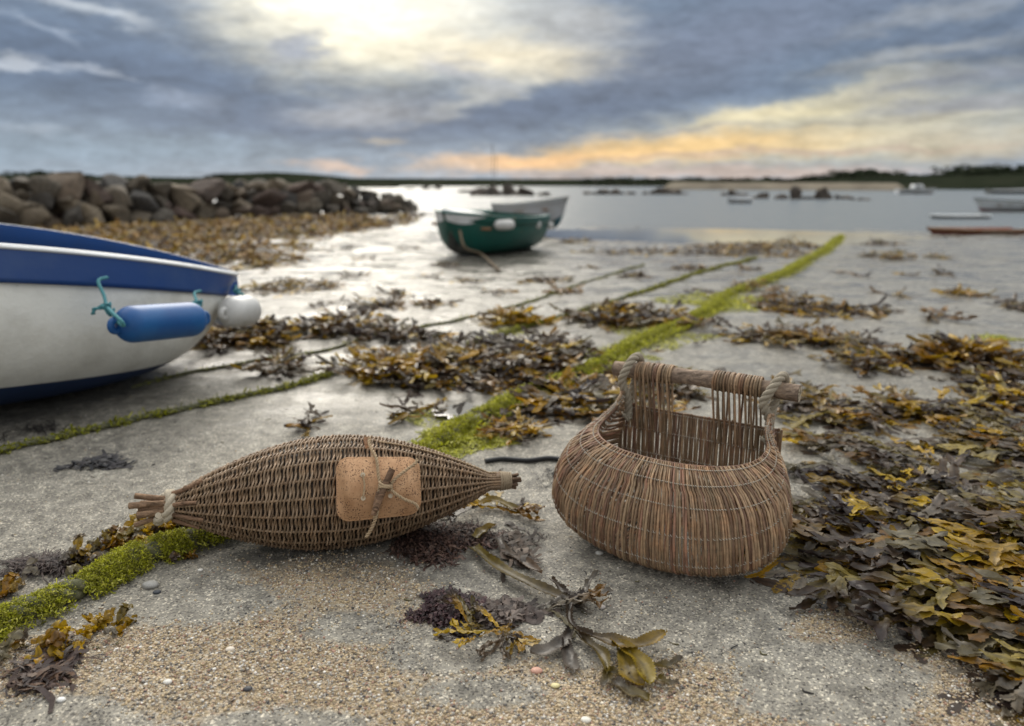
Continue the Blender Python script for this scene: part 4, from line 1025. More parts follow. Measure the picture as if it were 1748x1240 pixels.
def SB(u, v, out=0.0):
    """surface of the belly: u in [-1,1] from horn to horn, v in [0,1] rim to back edge (local x,y,z)"""
    u = np.asarray(u, float); v = np.asarray(v, float)
    Y, Z, Wd, PZ, PY = [np.interp(v, vg, g_) for g_ in (gY, gZ, gW, gPZ, gPY)]
    fm = pi-np.arcsin(np.clip(AX/Wd, 0, 1)); f = u*fm
    w = np.clip((np.cos(f)-np.cos(fm))/(1-np.cos(fm)), 1e-6, 1)
    apy = .006; sp = .048*(1-v)*(1-np.clip(w*5, 0, 1))
    x = Wd*np.sin(f); y = apy+sp+(Y-apy-sp)*w**PY; z = AZ+(Z-AZ)*w**PZ
    return np.stack([x, y, z], -1)
def SBn(u, v, out):
    e = 2e-3; p = SB(u, v); du = SB(u+e*np.where(u > 0, -1, 1), v)-p; du = du*np.where(np.asarray(u) > 0, -1, 1)[..., None]; dv = SB(u, np.clip(v+e, 0, 1))-SB(u, np.clip(v-e, 0, 1))
    n = np.cross(du, dv); n /= np.linalg.norm(n, axis=-1, keepdims=True)+1e-12
    c = p-np.array([0, .12, .13]); n = n*np.sign((n*c).sum(-1, keepdims=True)+1e-9)
    return p+n*np.asarray(out)[..., None]
def wp(P): return bp(P[..., 0], P[..., 1], P[..., 2])
ug = np.linspace(-1, 1, 2001); PL = SB(ug, np.full(2001, .42)); sl_ = np.r_[0, np.cumsum(np.linalg.norm(np.diff(PL, axis=0), axis=1))]
NR = int(sl_[-1]/.0053); us = np.interp(np.linspace(.006, sl_[-1]-.006, NR), sl_, ug)
BC = np.array([(.205, .130, .078), (.26, .172, .105), (.155, .095, .060), (.23, .155, .095), (.30, .205, .125), (.180, .105, .070), (.215, .150, .092)])
mb = MB(); vv = np.linspace(0, 1, 34)
for i, u in enumerate(us):
    du = us[1]-us[0] if i == 0 else us[i]-us[i-1]
    lean = .018*np.sin(vv*pi)*(1-abs(u))+rng.normal(0, .0012)+rng.normal(0, .0020)*np.sin(vv*pi*rng.integers(1, 4)+rng.random()*3)
    uu = np.clip(u+lean-.006*(vv < .2), -.998, .998)
    p = SBn(uu, vv, np.full(34, rng.normal(0, .0006))+.0016*np.cos(pi*i)*np.cos(vv*pi*6.6+.3)); q = SB(np.clip(uu+abs(du)*.5, -1, 1), vv); q0 = SB(np.clip(uu-abs(du)*.5, -1, 1), vv)
    rr = np.clip(np.linalg.norm(q-q0, axis=1)*.50, .0011, .0029)*rng.uniform(.88, 1.04)*(np.linspace(1.08, .82, 34) if rng.random() < .5 else np.linspace(.86, 1.06, 34))
    c_ = BC[rng.integers(0, 7)]*rng.uniform(.85, 1.4)
    if rng.random() < .03: c_ = np.array([.30, .165, .11])
    sh = np.interp(vv, np.linspace(0, 1, 6), rng.uniform(.85, 1.15, 6))
    tube(mb, wp(p), rr, 7, c_[None]*sh[:, None]*np.where(vv < .06, 1.15, 1)[:, None])
    # a second rod slipped in between near the wide belly
    if i % 3 == 1 and abs(u) < .72:
        v2 = np.linspace(.22, 1, 24); p = SBn(np.full(24, u+abs(du)*.5), v2, np.full(24, .0008)); tube(mb, wp(p), .0017*np.sin(np.linspace(.25, pi-.5, 24)), 5, BC[rng.integers(0, 7)]*rng.uniform(.8, 1.2))
mb.build('belly', MAT['willow'], bask)
# rim rod bundle and twined wire rows
mb = MB()
th = np.linspace(-.985, .985, 200); rim = SB(th, np.full(200, .0)); rim2 = SB(th, np.full(200, .025))
tube(mb, wp(rim-[0, .003, .0015]), .0024, 7, (.15, .085, .055)); tube(mb, wp(rim2-[0, .006, .004]), .0024, 7, (.12, .07, .045))
mb.build('rim', MAT['willow'], bask)
mb = MB()
nd = NR*6
for v in (.035, .155, .295, .445, .60, .74):
    i_ = np.linspace(0, NR-1, nd); u_ = np.interp(i_, np.arange(NR), us); lean = .018*np.sin(v*pi)*(1-abs(u_))
    for ph in (0, 1):
        o_ = .0036*np.cos(pi*(i_+ph))-.0002; v_ = v+.004*np.sin(pi*(i_+ph))+.003*np.sin(i_*.13)
        tube(mb, wp(SBn(np.clip(u_+lean, -.995, .995), v_, o_)), .00072, 4, cap=False)
mb.build('lacing', MAT['wire'], bask)
# flat back panel
bk = SB(np.linspace(-1, 1, 401), np.full(401, .995)); bx, bz = bk[:, 0], bk[:, 2]
def ubot(x):
    s_ = (np.abs(x) < .25); h = bz[(abs(bx-x) < .004)]; return h.min() if len(h) else .2
mb = MB(); PT = .236; xs = np.arange(-.172, .1725, .0053)
GL, GR = (-.137, -.050), (.036, .128)
def skew(z, i, x):
    return x
wl, wr_ = [], []
for i, x in enumerate(xs):
    ins = GL[0] < x < GL[1] or GR[0] < x < GR[1]
    c_ = BC[rng.integers(0, 7)]*rng.uniform(.75, 1.15); z0 = max(ubot(x)-.005, .01); zt_ = PT+rng.normal(0, .0015)+(.004 if x < -.14 else 0)
    if z0 > zt_-.01: continue
    zz = np.linspace(z0, zt_, 20); w_ = rng.normal(0, .0007)*np.sin(zz*30+i)
    tube(mb, bp(x+w_, .000+.0012*np.cos(pi*i)*np.cos(zz*60), zz), .0026*rng.uniform(.9, 1.06), 7, c_)
    if ins and i % 2 == 0: (wl if x < 0 else wr_).append((x, c_))
tube(mb, bp(np.linspace(-.162, .162, 60), np.full(60, .0), np.full(60, PT-.002)), .0022, 6, (.13, .08, .05))
mb.build('back_panel', MAT['willow'], bask)
mb = MB()
for z in (PT-.006, .187, .135, .082):
    a_ = np.arange(-.166, .166, .0053/6); i_ = (a_+.172)/.0053
    for ph in (0, 1): tube(mb, bp(a_, .0032*np.cos(pi*(i_+ph)), z+.0012*np.sin(pi*(i_+ph))), .00068, 4, cap=False)
mb.build('back_lacing', MAT['wire'], bask)
HZ = .312; HR = .0168
hp = lambda s: bp(s, -.004+.002*np.sin(np.asarray(s)*14), HZ+.003*np.sin(np.asarray(s)*11+1))
for nm, lst, x0, x1 in (('handle_wrapping', wl, -.142, -.060), ('handle_wrapping', wr_, .026, .122)):
    mb = MB(); n = len(lst)
    for q, (x, c_) in enumerate(lst):
        hx = x0+(x1-x0)*(q+.5)/n+rng.normal(0, .0006); jit = rng.normal(0, .0015)
        if q == 0: hx0 = hx
        th = np.linspace(0, pi*1.75, 26); rr = HR+.0024+rng.normal(0, .0003)
        up = np.stack([np.linspace(x, hx+jit*.3, 12), np.linspace(.004, HR+.0024-.004, 12), np.linspace(PT-.05, HZ-.004, 12)], 1)
        hc = hp(np.array([hx]))[0]; c_l = [float((hc-O) @ HX), float((hc-O) @ HN), HZ+.003*math.sin(hx*11+1)]
        lp_ = np.stack([hx+jit*.2+.0012*np.sin(th), c_l[1]+rr*np.cos(th), c_l[2]+rr*np.sin(th)], 1)
        P_ = np.vstack([up[:-1], lp_]); tube(mb, bp(P_[:, 0], P_[:, 1], P_[:, 2]), .0023*rng.uniform(.9, 1.1), 7, c_*rng.uniform(.9, 1.3))
        th = np.linspace(0, 2*pi, 26); hx2 = hx+(x1-x0)/n*.5; rr = HR+.0024
        tube(mb, bp(hx2+.001*np.sin(th+q), c_l[1]+rr*np.cos(th), c_l[2]+rr*np.sin(th)), .0023*rng.uniform(.9, 1.1), 7, c_*rng.uniform(.8, 1.3), cap=False)
        # back leg coming down again behind
        dn = np.stack([np.linspace(hx, x+rng.normal(0, .004), 10), np.linspace(-HR-.004, -.004, 10), np.linspace(HZ, PT-.02, 10)], 1)
        tube(mb, bp(dn[:, 0], dn[:, 1], dn[:, 2]), .0021, 6, c_*.9)
    if nm: mb.build(nm, MAT['willow'], bask)
mb = MB(); s_ = np.linspace(-.190, .192, 60)
P_ = hp(s_); n_ = 22; tube(mb, P_, HR*(1+.06*np.sin(s_*37)+.03*np.sin(s_*90))*.98, n_, (.245, .19, .145), ecol=(.3, .25, .2)); hnd = mb.build('handle', MAT['bark'], bask)
for e, dd in ((P_[-1], HX), (P_[0], -HX)):
    mb = MB()
    th = np.linspace(0, 2*pi, 24, endpoint=False); ring = np.array([e+dd*.0012+(HN*cos(q)+E3*sin(q))*HR*.93*(1+.05*sin(3*q)) for q in th])
    mb.add(np.vstack([ring, e+dd*.0016]), None, [(i, (i+1) % 24, 24) for i in range(24)]+[((i+1) % 24, i, 24) for i in range(24)])
    mb.build('handle_end', MAT['cut'], hnd)
for sx_, lean in ((-.152, .010), (.143, .014)):
    mb = MB(); rc = .0088
    pts = [(sx_+.004, .010, .205), (sx_+.004, .013, .232), (sx_+.002, .020, .262), (sx_-lean*.6, .031, .292), (sx_+lean*.2, .030, .318), (sx_+lean, .012, .3405), (sx_+lean*1.2, -.014, .339), (sx_+lean, -.030, .318), (sx_+.002, -.026, .288), (sx_-.002, -.012, .25), (sx_, -.006, .215)]
    rope(mb, wp(smooth_path(pts, 80)), rc, pitch=.040, col=(.36, .315, .25), k=10, per=14)
    kn_ = wp(np.array([sx_+.003, .014, .214])); knot(mb, kn_, .0085, 5, (.40, .36, .29))
    mb.build('rope_loop', MAT['rope'], bask)

# ================================================================== ROPES AND WEED
def gpath(pts, n=200, lift=.0, wob=0):
    P = smooth_path([G(*p)[:2].tolist()+[0] for p in pts], n)
    P[:, 0] += wob*(fbm(P[:, 1]*3, P[:, 0], 91)-.5)
    P[:, 2] = gz(P[:, 0], P[:, 1])+lift
    for _ in range(6): P[1:-1, 2] = (P[:-2, 2]+P[1:-1, 2]*2+P[2:, 2])/4
    return P
ACOL = np.array([(.42, .44, .022), (.54, .54, .035), (.30, .31, .02), (.62, .60, .12), (.20, .19, .03)])
def algae(mb, P, rad, n, size, cols=ACOL, flat=.6, up=.5):
    """curly filament scraps scattered round the path P"""
    d = np.r_[0, np.cumsum(np.linalg.norm(np.diff(P, axis=0), axis=1))]; t = rng.random(n)*d[-1]
    cl = fbm(t*26, np.zeros(n), 55, 3); keep = rng.random(n) < np.clip((cl-.36)*5, .04, 1); t = t[keep]; n = len(t)
    c = np.stack([np.interp(t, d, P[:, i]) for i in range(3)], 1); r_ = np.interp(t, d, rad if hasattr(rad, '__len__') else np.full(len(P), rad))
    th = rng.uniform(-.35, pi+.35, n); tang = np.stack([np.interp(t, d, np.gradient(P[:, i])) for i in range(3)], 1); tang /= np.linalg.norm(tang, axis=1)[:, None]
    sd = np.cross(tang, [0, 0, 1.]); sd /= np.linalg.norm(sd, axis=1)[:, None]
    rr = r_*(1+.35*rng.random(n)**2); c = c+sd*(np.cos(th)*rr)[:, None]+np.array([0, 0, 1.])*(np.sin(th)*rr*flat)[:, None]
    k = 5; dirs = rng.normal(size=(n, 3)); dirs /= np.linalg.norm(dirs, axis=1)[:, None]; bend = rng.normal(size=(n, 3))*1.9
    s_ = size*rng.uniform(.4, 1.4, n); V = []
    wdir = np.cross(dirs, rng.normal(size=(n, 3))); wdir /= np.linalg.norm(wdir, axis=1)[:, None]
    for q in range(k):
        f = q/(k-1); pos = c+dirs*(s_*f)[:, None]+bend*(s_*f*(1.15-f))[:, None]; w = (s_*.26*(1-f*.5))[:, None]
        V += [pos-wdir*w, pos+wdir*w]
    V = np.stack(V, 1).reshape(-1, 3); V[:, 2] = np.maximum(V[:, 2], gz(V[:, 0], V[:, 1])+.0008)
    Q = np.array([(2*q, 2*q+1, 2*q+3, 2*q+2) for q in range(k-1)]); Q = (Q[None]+(np.arange(n)*2*k)[:, None, None]).reshape(-1, 4)
    cc = cols[rng.integers(0, len(cols), n)]*(.6+.8*cl[keep] if False else rng.uniform(.6, 1.25, n))[:, None]
    mb.add(V, Q, None, np.repeat(cc, 2*k, 0))
# thick mossy mooring rope
MP = [(-140, 1155), (0, 1075), (120, 1025), (220, 975), (330, 930), (430, 895), (560, 846), (680, 800), (770, 748), (850, 705), (930, 668), (1030, 625), (1110, 582), (1190, 545), (1235, 515), (1290, 490), (1350, 462), (1400, 430), (1430, 405), (1440, 398)]
mr = thing('mooring_rope', 'thick mooring rope overgrown with bright green algae running from lower left to the water', 'rope', (G(0, 1075)[0], G(0, 1075)[1], 0))
P = gpath(MP, 400, .016); P[:, 0] += .10*(fbm(P[:, 1]*1.3, P[:, 1]*0, 93, 3)-.5)*ss(1.8, 4, P[:, 1]); P[:, 2] = gz(P[:, 0], P[:, 1])+.016; rad = np.interp(np.linspace(0, 1, 400), [0, .12, .3, 1], [.019, .018, .013, .014])
mb = MB(); cut_ = int(np.argmax(P[:, 1] > 1.50)); rope(mb, P[:cut_+3], .0195, pitch=.10, k=9, per=12); rope(mb, P[cut_:]-[0, 0, .006], .0135, pitch=.08, k=7, per=10); mb.build('strands', MAT['old_rope'], mr)
rn = lambda Q_, r0: r0*(.55+.95*fbm(Q_[:, 1]*13, Q_[:, 0]*13, 71, 3)); mb = MB(); near = P[P[:, 1] < 1.62]; algae(mb, near, rn(near, .0215), 80000, .0030, up=.5, flat=1.0)
algae(mb, near-[0, 0, .008], .032, 16000, .0050, flat=.5)
mid_ = P[(P[:, 1] > 1.55) & (P[:, 1] < 4.2)]; algae(mb, mid_, rn(mid_, .019), 48000, .0048, flat=1.0); algae(mb, mid_, .050, 14000, .008, flat=.08)
far_ = P[P[:, 1] > 4.0]; algae(mb, far_, rn(far_, .021), 30000, .0075, flat=1.0); algae(mb, far_, .060, 6000, .009, flat=.05)
mb.build('algae', MAT['algae'], mr)
def patch(px, py, rx, ry, n, size, label, group=None, cols=ACOL, h=.01):
    c = G(px, py); a = G(px+rx, py); b = G(px, py-ry); RX = abs(a[0]-c[0]); RY = abs(b[1]-c[1])
    th = rng.uniform(0, 2*pi, n); q = rng.random(n)**.6; X = c[0]+RX*q*np.cos(th)*(1+.4*np.sin(3*th+px)); Y = c[1]+RY*q*np.sin(th)*(1+.3*np.cos(2*th+py))
    size = size*.62; P_ = np.stack([X, Y, gz(X, Y)+h*.6*(1-q)*rng.random(n)], 1); k = 4; d_ = rng.normal(size=(n, 3))*[1, 1, .25]; d_ /= np.linalg.norm(d_, axis=1)[:, None]; w_ = np.cross(d_, [0, 0, 1.])+rng.normal(0, .3, (n, 3))
    bend = rng.normal(size=(n, 3))*[.8, .8, .3]; s_ = size*rng.uniform(.5, 1.4, n); V = []
    for j in range(k):
        f = j/(k-1); pos = P_+d_*(s_*f)[:, None]+bend*(s_*f*f)[:, None]; w = (s_*.18*(1-f*.6))[:, None]; V += [pos-w_*w, pos+w_*w]
    V = np.stack(V, 1).reshape(-1, 3); V[:, 2] = np.maximum(V[:, 2], gz(V[:, 0], V[:, 1])+.001)
    Q = np.array([(2*j, 2*j+1, 2*j+3, 2*j+2) for j in range(k-1)]); Q = (Q[None]+(np.arange(n)*2*k)[:, None, None]).reshape(-1, 4)
    mb = MB(); mb.add(V, Q, None, np.repeat(cols[rng.integers(0, len(cols), n)]*rng.uniform(.6, 1.25, (n, 1)), 2*k, 0))
    return tag(mb.build('algae_patch', MAT['algae'], loc=(c[0], c[1], gz1(c[0], c[1]))), label, 'algae', group)
patch(775, 752, 80, 28, 5200, .018, 'large bright green algae mat behind the right half of the spindle basket', h=.03)
patch(720, 712, 40, 12, 900, .014, 'small thin green algae smear left of the white puddle', h=.008)
patch(1040, 608, 70, 16, 1500, .022, 'yellow green algae mat directly behind the left end of the basket handle', h=.02)
patch(1120, 575, 80, 16, 1600, .025, 'yellow green algae spread where the mossy rope passes behind the round basket', h=.02)
patch(1225, 518, 80, 12, 2200, .035, 'wide light green algae mat on the mossy rope before it bends to the water', h=.03)
patch(1500, 888, 16, 12, 500, .010, 'small lime green algae tuft in the wrack bed right of the round basket', h=.02)
patch(1712, 754, 44, 10, 900, .014, 'bright lime algae strip at the right edge of the wrack bed', h=.015)
patch(1700, 578, 40, 6, 500, .025, 'thin green algae streak on bare sand near the right edge', h=.01)
patch(1478, 602, 40, 7, 500, .02, 'green algae smear at the far edge of the wrack bed', h=.01)
patch(1650, 862, 20, 9, 300, .010, 'small pale green algae scrap between dark wrack at the right', h=.015)
patch(870, 568, 30, 6, 300, .02, 'little green algae fringe below the small wrack clump by the thin rope', h=.01)
patch(1000, 1095, 10, 6, 60, .006, 'tiny green algae thread on sand in front of the forked wrack', h=.003) if False else None
patch(1085, 735, 8, 5, 40, .01, 'small green speck', h=.01) if False else None
# thinner ropes
def thin_rope(pts, r, name, lb, cat='rope', mat='old_rope', moss=0, lift=None, msz=.012, z=None):
    P = gpath(pts, 260, r*.7 if lift is None else lift, .0); mb = MB()
    root = thing(name, lb, cat, tuple(P[0])); rope(mb, P, r, k=6, pitch=r*7, per=8); mb.build('strands', MAT[mat], root)
    if moss: mb = MB(); algae(mb, P, r*1.3, moss, msz, cols=ACOL*.62); mb.build('algae', MAT['algae'], root)
    return root
thin_rope([(-80, 802), (0, 778), (130, 742), (260, 712), (400, 682), (500, 662), (610, 630), (760, 600), (900, 560), (990, 535), (1060, 513), (1130, 490), (1200, 466), (1290, 440)], .0095, 'mooring_line', 'thin green stained rope crossing the sand in front of the white boat', moss=14000, msz=.009)
thin_rope([(225, 660), (330, 637), (430, 620), (560, 600), (640, 577), (780, 548), (900, 518), (1010, 480), (1100, 452)], .007, 'mooring_line', 'thin brown rope leading from under the bow of the white boat across the wet sand', moss=2000, msz=.008)
P = gpath([(828, 790), (860, 786), (900, 789), (940, 786), (985, 792)], 40, .007); mb = MB(); tube(mb, P, .0065, 10)
tag(mb.build('hose', MAT['black'], loc=tuple(P[0])), 'short black hose lying on the sand between the two baskets', 'hose')

# ------------------------------------------------------------------ wrack fronds
def frond(seed, seg=.054, w=.0090, depth=3, serr=.0019, curl=.006, ruff=.0034, fan=.5, step=.005, droop=0, spread=.85):
    """a flat forked blade lying along +x; returns verts, quads, f (0 base .. 1 tips)"""
    r_ = np.random.default_rng(seed); VV, QQ, FF = [], [], []; cnt = [0]
    def strip(P2, hd, wd, z, f):
        n = len(P2); nx = np.stack([-np.sin(hd), np.cos(hd)], 1); rows = []
        sgn = np.where(np.arange(n) % 2 == 0, 1, -1)*serr
        for o in (-1, -.5, 0, .5, 1):
            ww = wd*abs(o)+(sgn*.6 if abs(o) == 1 else 0); ww = np.maximum(ww, 0)
            q = P2+nx*(np.sign(o)*ww)[:, None]
            zz = z+curl*(abs(o)**2)*cv+ruff*np.sin(np.arange(n)*.75+o*2.2+ph)*abs(o)-(0 if o else -.0012)
            rows.append(np.c_[q, zz])
        V = np.stack(rows, 1).reshape(-1, 3); i = np.arange(n-1)[:, None]*5; j = np.arange(4)[None, :]
        QQ.append(np.stack([i+j, i+5+j, i+6+j, i+1+j], -1).reshape(-1, 4)+cnt[0]); VV.append(V); FF.append(np.repeat(f, 5)); cnt[0] += len(V)
    def grow(p, h, w0, z, lev, dz):
        nonlocal cv, ph
        cv = r_.uniform(-.6, 1.0); ph = r_.uniform(0, 6)
        L = seg*r_.uniform(.7, 1.35)*(1.0 if lev else 1.25); n = max(int(L/step), 4)+1; bend = r_.normal(0, .35)
        s = np.linspace(0, 1, n); hd = h+bend*s; d = L/(n-1)
        P2 = np.array(p)+np.c_[np.r_[0, np.cumsum(np.cos(hd[:-1])*d)], np.r_[0, np.cumsum(np.sin(hd[:-1])*d)]]
        last = lev == depth or (lev > 0 and r_.random() < .12)
        w1 = w0*(.95 if lev == 0 else 1.0)
        wd = (w0*(.35+.65*ss(0, 1, s)) if lev == 0 else w0*(.72+.28*np.sin(s*pi)**.6+.1*s))
        if last: wd = w0*np.sqrt(np.clip(1-s**5, 0.015, 1))*(.75+.35*s)
        z_ = z+dz*s*L+.004*np.sin(s*3+ph); f = (lev+s)/(depth+1)
        strip(P2, hd, wd, z_, f)
        if not last:
            a = r_.uniform(.2, .5)*spread
            for sg in (1, -1): grow(P2[-1]-np.array([cos(hd[-1]), sin(hd[-1])])*w0*.35, hd[-1]+sg*a+r_.normal(0, .08), w0*r_.uniform(.88, 1.04), z_[-1]+sg*.001, lev+1, dz*.5+r_.normal(0, .12))
    cv = ph = 0.0
    grow((0, 0), 0.0, w, 0, 0, r_.normal(0, .12)); V = np.vstack(VV); return V, np.vstack(QQ), np.concatenate(FF)
FR_A = [frond(s_, depth=3) for s_ in range(6)]+[frond(s_+20, depth=2) for s_ in range(6)]+[frond(s_+40, depth=2, seg=.062, w=.0115) for s_ in range(8)]+[frond(s_+60, depth=1, seg=.075, w=.0125) for s_ in range(4)]
FR_B = [frond(s_+80, depth=2, seg=.05, w=.011, step=.013, serr=.001) for s_ in range(8)]+[frond(s_+90, depth=1, seg=.06, w=.012, step=.014, serr=.001) for s_ in range(4)]
FR_C = [frond(s_+120, depth=1, seg=.06, w=.013, step=.022, serr=0) for s_ in range(8)]
FR_S = [frond(s_+160, depth=2, seg=.016, w=.0085, step=.0035, serr=0, curl=.005, ruff=.003, spread=1.5) for s_ in range(8)]   # short rounded spiral wrack
YEL = [(.40, .24, .006), (.33, .18, .006), (.26, .155, .010), (.46, .30, .010)]; ORG = [(.25, .125, .008), (.17, .082, .010)]
DRK = [(.050, .030, .018), (.075, .046, .025), (.040, .026, .022), (.095, .060, .030)]; GRY = [(.165, .138, .10), (.205, .172, .13), (.13, .108, .085), (.155, .13, .075)]
OLV = [(.17, .12, .022), (.13, .095, .02), (.22, .165, .035)]
def pick(mix):
    k = rng.choice(5, p=mix); s_ = (YEL, ORG, DRK, GRY, OLV)[k]; c = np.array(s_[rng.integers(0, len(s_))])*rng.uniform(.75, 1.25)
    return c
def lay(mb, kinds, x, y, yaw, sc, lift, tilt, mix, zs=1.0):
    V, Q, f = kinds[rng.integers(0, len(kinds))]; V = V*sc; m_ = rng.choice([-1, 1]); a, b = V[:, 0], V[:, 1]*m_
    X = x+a*cos(yaw)-b*sin(yaw); Y = y+a*sin(yaw)+b*cos(yaw); Z = gz(X, Y)
    up = lift+tilt*a+V[:, 2]*zs; Z = Z+np.maximum(up, .0012)
    c0 = pick(mix); c1 = pick(mix) if rng.random() < .45 else c0*rng.uniform(.8, 1.35); g_ = ss(.3, .95, f)[:, None]
    cc = c0*(1-g_)+c1*g_; mid_r = (np.arange(len(V)) % 5 == 2); cc = np.where(mid_r[:, None], cc*.6, cc)
    q = Q if m_ > 0 else Q[:, ::-1]
    mb.add(np.stack([X, Y, Z], 1), q, None, cc)
def poly_in(px, py, poly):
    ins = np.zeros(len(px), bool); n = len(poly)
    for i in range(n):
        x1, y1 = poly[i]; x2, y2 = poly[(i+1) % n]
        c = ((y1 > py) != (y2 > py)) & (px < (x2-x1)*(py-y1)/(y2-y1+1e-9)+x1); ins ^= c
    return ins
def gsample(n, poly):
    """points spread evenly over the ground inside a patch outlined on the photograph"""
    q = np.array(poly, float); g_ = np.array([G(*p)[:2] for p in q]); lo, hi = g_.min(0), g_.max(0)
    X = rng.uniform(lo[0], hi[0], n); Y = rng.uniform(lo[1], hi[1], n); px, py = PX(X, Y, 0*X); k = poly_in(px, py, poly); return X[k], Y[k], px[k], py[k]

# the near wrack bed on the right
BED = [(1322, 905), (1318, 950), (1390, 985), (1470, 1020), (1540, 1050), (1600, 1095), (1680, 1135), (1760, 1190), (1900, 1260), (2060, 1100), (1950, 800), (1890, 690), (1640, 690), (1500, 720), (1360, 690), (1345, 780)]
mb = MB(); X, Y, px, py = gsample(4200, BED)
gap = ell(px, py, [(1450, 795, 60, 22), (1690, 825, 60, 16), (1570, 745, 60, 18), (1410, 735, 40, 14), (1480, 855, 50, 10, .5), (1640, 800, 40, 12, .6)], .4)
edge = np.minimum(1, ss(0, 40, (np.interp(px, [1318, 1390, 1540, 1680, 1900], [950, 985, 1050, 1135, 1260])-py)))
cl_ = fbm(X*4.5, Y*4.5, 205, 4); keep = (rng.random(len(X)) > gap*1.0) & (rng.random(len(X)) < np.where(py > 880, .56, np.clip((cl_-.43)*7, .03, .56))); X, Y, px, py, edge = X[keep], Y[keep], px[keep], py[keep], edge[keep]
o_ = np.argsort(rng.random(len(X))); 
for i in o_:
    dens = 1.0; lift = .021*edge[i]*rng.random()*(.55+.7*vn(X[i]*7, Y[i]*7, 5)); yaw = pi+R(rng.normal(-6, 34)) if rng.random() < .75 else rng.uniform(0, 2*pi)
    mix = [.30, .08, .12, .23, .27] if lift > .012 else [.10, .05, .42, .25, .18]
    sc = rng.uniform(.62, 1.1)*(1.18 if py[i] > 870 else .9); 
    lay(mb, FR_A, X[i]+.07, Y[i]+.01, yaw, sc, .002+lift, rng.normal(.0, .045), mix, rng.uniform(.5, 1.2))
tag(mb.build('wrack_bed', MAT['weed']), 'thick bed of toothed olive and grey brown wrack right of the round basket', 'seaweed', kind='stuff')
# the middle distance band, broken
BAND = [(1360, 700), (1500, 735), (1640, 700), (1900, 700), (1850, 600), (1748, 618), (1660, 600), (1560, 610), (1460, 580), (1330, 572), (1230, 570), (1150, 585), (1060, 625), (1010, 640), (940, 672), (900, 700), (930, 735), (985, 730), (1040, 700)]
mb = MB(); X, Y, px, py = gsample(5200, BAND)
cl = fbm(X*2.4, Y*2.0, 202, 4); gap = ell(px, py, [(1560, 640, 80, 14), (1450, 690, 70, 14), (1390, 640, 50, 10), (1640, 690, 50, 10), (1700, 620, 70, 8), (1500, 604, 60, 6), (1230, 620, 60, 14), (1240, 690, 60, 14), (940, 720, 30, 14), (985, 725, 40, 10, .5)], .5)
keep = (rng.random(len(X)) < np.clip((cl-.49)*9, .015, .9)) & (rng.random(len(X)) > gap); X, Y, cl = X[keep], Y[keep], cl[keep]
for i in range(len(X)):
    lift = .075*max(cl[i]-.38, 0)*rng.random()*3; mix = [.16, .14, .42, .16, .12] if rng.random() < .65 else [.32, .16, .26, .12, .14]
    lay(mb, FR_B, X[i], Y[i], rng.uniform(0, 2*pi), rng.uniform(.5, .95), .002+lift*.4, rng.normal(0, .06), mix, 1.4)
tag(mb.build('wrack_band', MAT['weed']), 'broken band of brown and mustard wrack strewn over wet sand behind the baskets', 'seaweed', kind='stuff')
# clumps lying apart on the sand: each one a thing
def clump(px, py, rx, ry, n, h, label, group=None, mix=(.22, .12, .38, .18, .10), kinds=None, sc=(.6, 1.1), name='wrack_clump'):
    c = G(px, py, 0); RX = G(px+rx, py)[0]-c[0]; RY = (G(px, py-ry)[1]-G(px, py+ry)[1])/2; mb = MB(); mix = np.array(mix)/sum(mix)
    kinds = kinds or (FR_B if c[1] < 4 else FR_C); ny = min(RY, RX*1.1 if h > .03 else 9)
    for _ in range(n):
        a = rng.uniform(0, 2*pi); q = rng.random()**.65; x = c[0]+RX*q*cos(a); y = c[1]+ny*q*sin(a)
        lay(mb, kinds, x, y, rng.uniform(0, 2*pi), rng.uniform(*sc), .002+h*.75*(1-q**1.6)*rng.random(), rng.normal(0, .08), mix, 1.6)
    return tag(mb.build(name, MAT['weed'], loc=(c[0], c[1], gz1(c[0], c[1]))), label, 'seaweed', group)
YM = (.55, .2, .1, .05, .1); DM = (.1, .08, .58, .2, .04)
clump(820, 630, 165, 36, 430, .060, 'big dark wrack mound in the middle ground left of the mossy rope', mix=(.16, .12, .46, .22, .04))
clump(645, 640, 48, 16, 90, .05, 'orange and mustard wrack clump at the left foot of the big dark mound', mix=YM)
clump(905, 608, 110, 26, 220, .07, 'dark wrack heap joined to the back of the big mound', mix=DM)
clump(1060, 546, 85, 14, 200, .07, 'low rounded wrack mound just left of the mossy rope bend')
clump(1370, 528, 80, 14, 190, .09, 'brown wrack mound right of the mossy rope on open sand', mix=(.3, .2, .4, .05, .05))
clump(1478, 532, 36, 6, 50, .05, 'small dark wrack heap right beside the brown mound', mix=DM)
clump(870, 550, 30, 13, 60, .06, 'small mustard wrack clump where the thin rope passes', mix=YM)
clump(424, 578, 75, 22, 260, .06, 'dark and rusty wrack heap under the bow of the white boat', mix=(.2, .2, .5, .05, .05))
clump(500, 489, 80, 11, 150, .05, 'dark wrack strip behind the white ball fender')
clump(580, 562, 70, 12, 130, .05, 'loose brown wrack between the boat bow and the big mound')
clump(690, 576, 70, 8, 80, .04, 'thin scatter of dark wrack just above the big mound', mix=DM)
clump(482, 634, 28, 7, 40, .03, 'small dark wrack tuft between the two thin ropes', mix=DM)
clump(648, 524, 38, 9, 60, .04, 'dark wrack tuft on the bright wet sand left of centre', mix=DM)
clump(745, 519, 34, 5, 40, .03, 'narrow dark wrack streak on the bright wet sand at centre', mix=DM)
clump(935, 478, 45, 6, 50, .04, 'brown wrack streak in front of the green dinghy')
clump(1086, 473, 26, 5, 30, .04, 'little dark wrack clump right of the green dinghy painter', mix=DM)
clump(962, 500, 10, 8, 16, .05, 'tiny rusty orange wrack tuft standing on wet sand', mix=(.1, .8, .05, .02, .03))
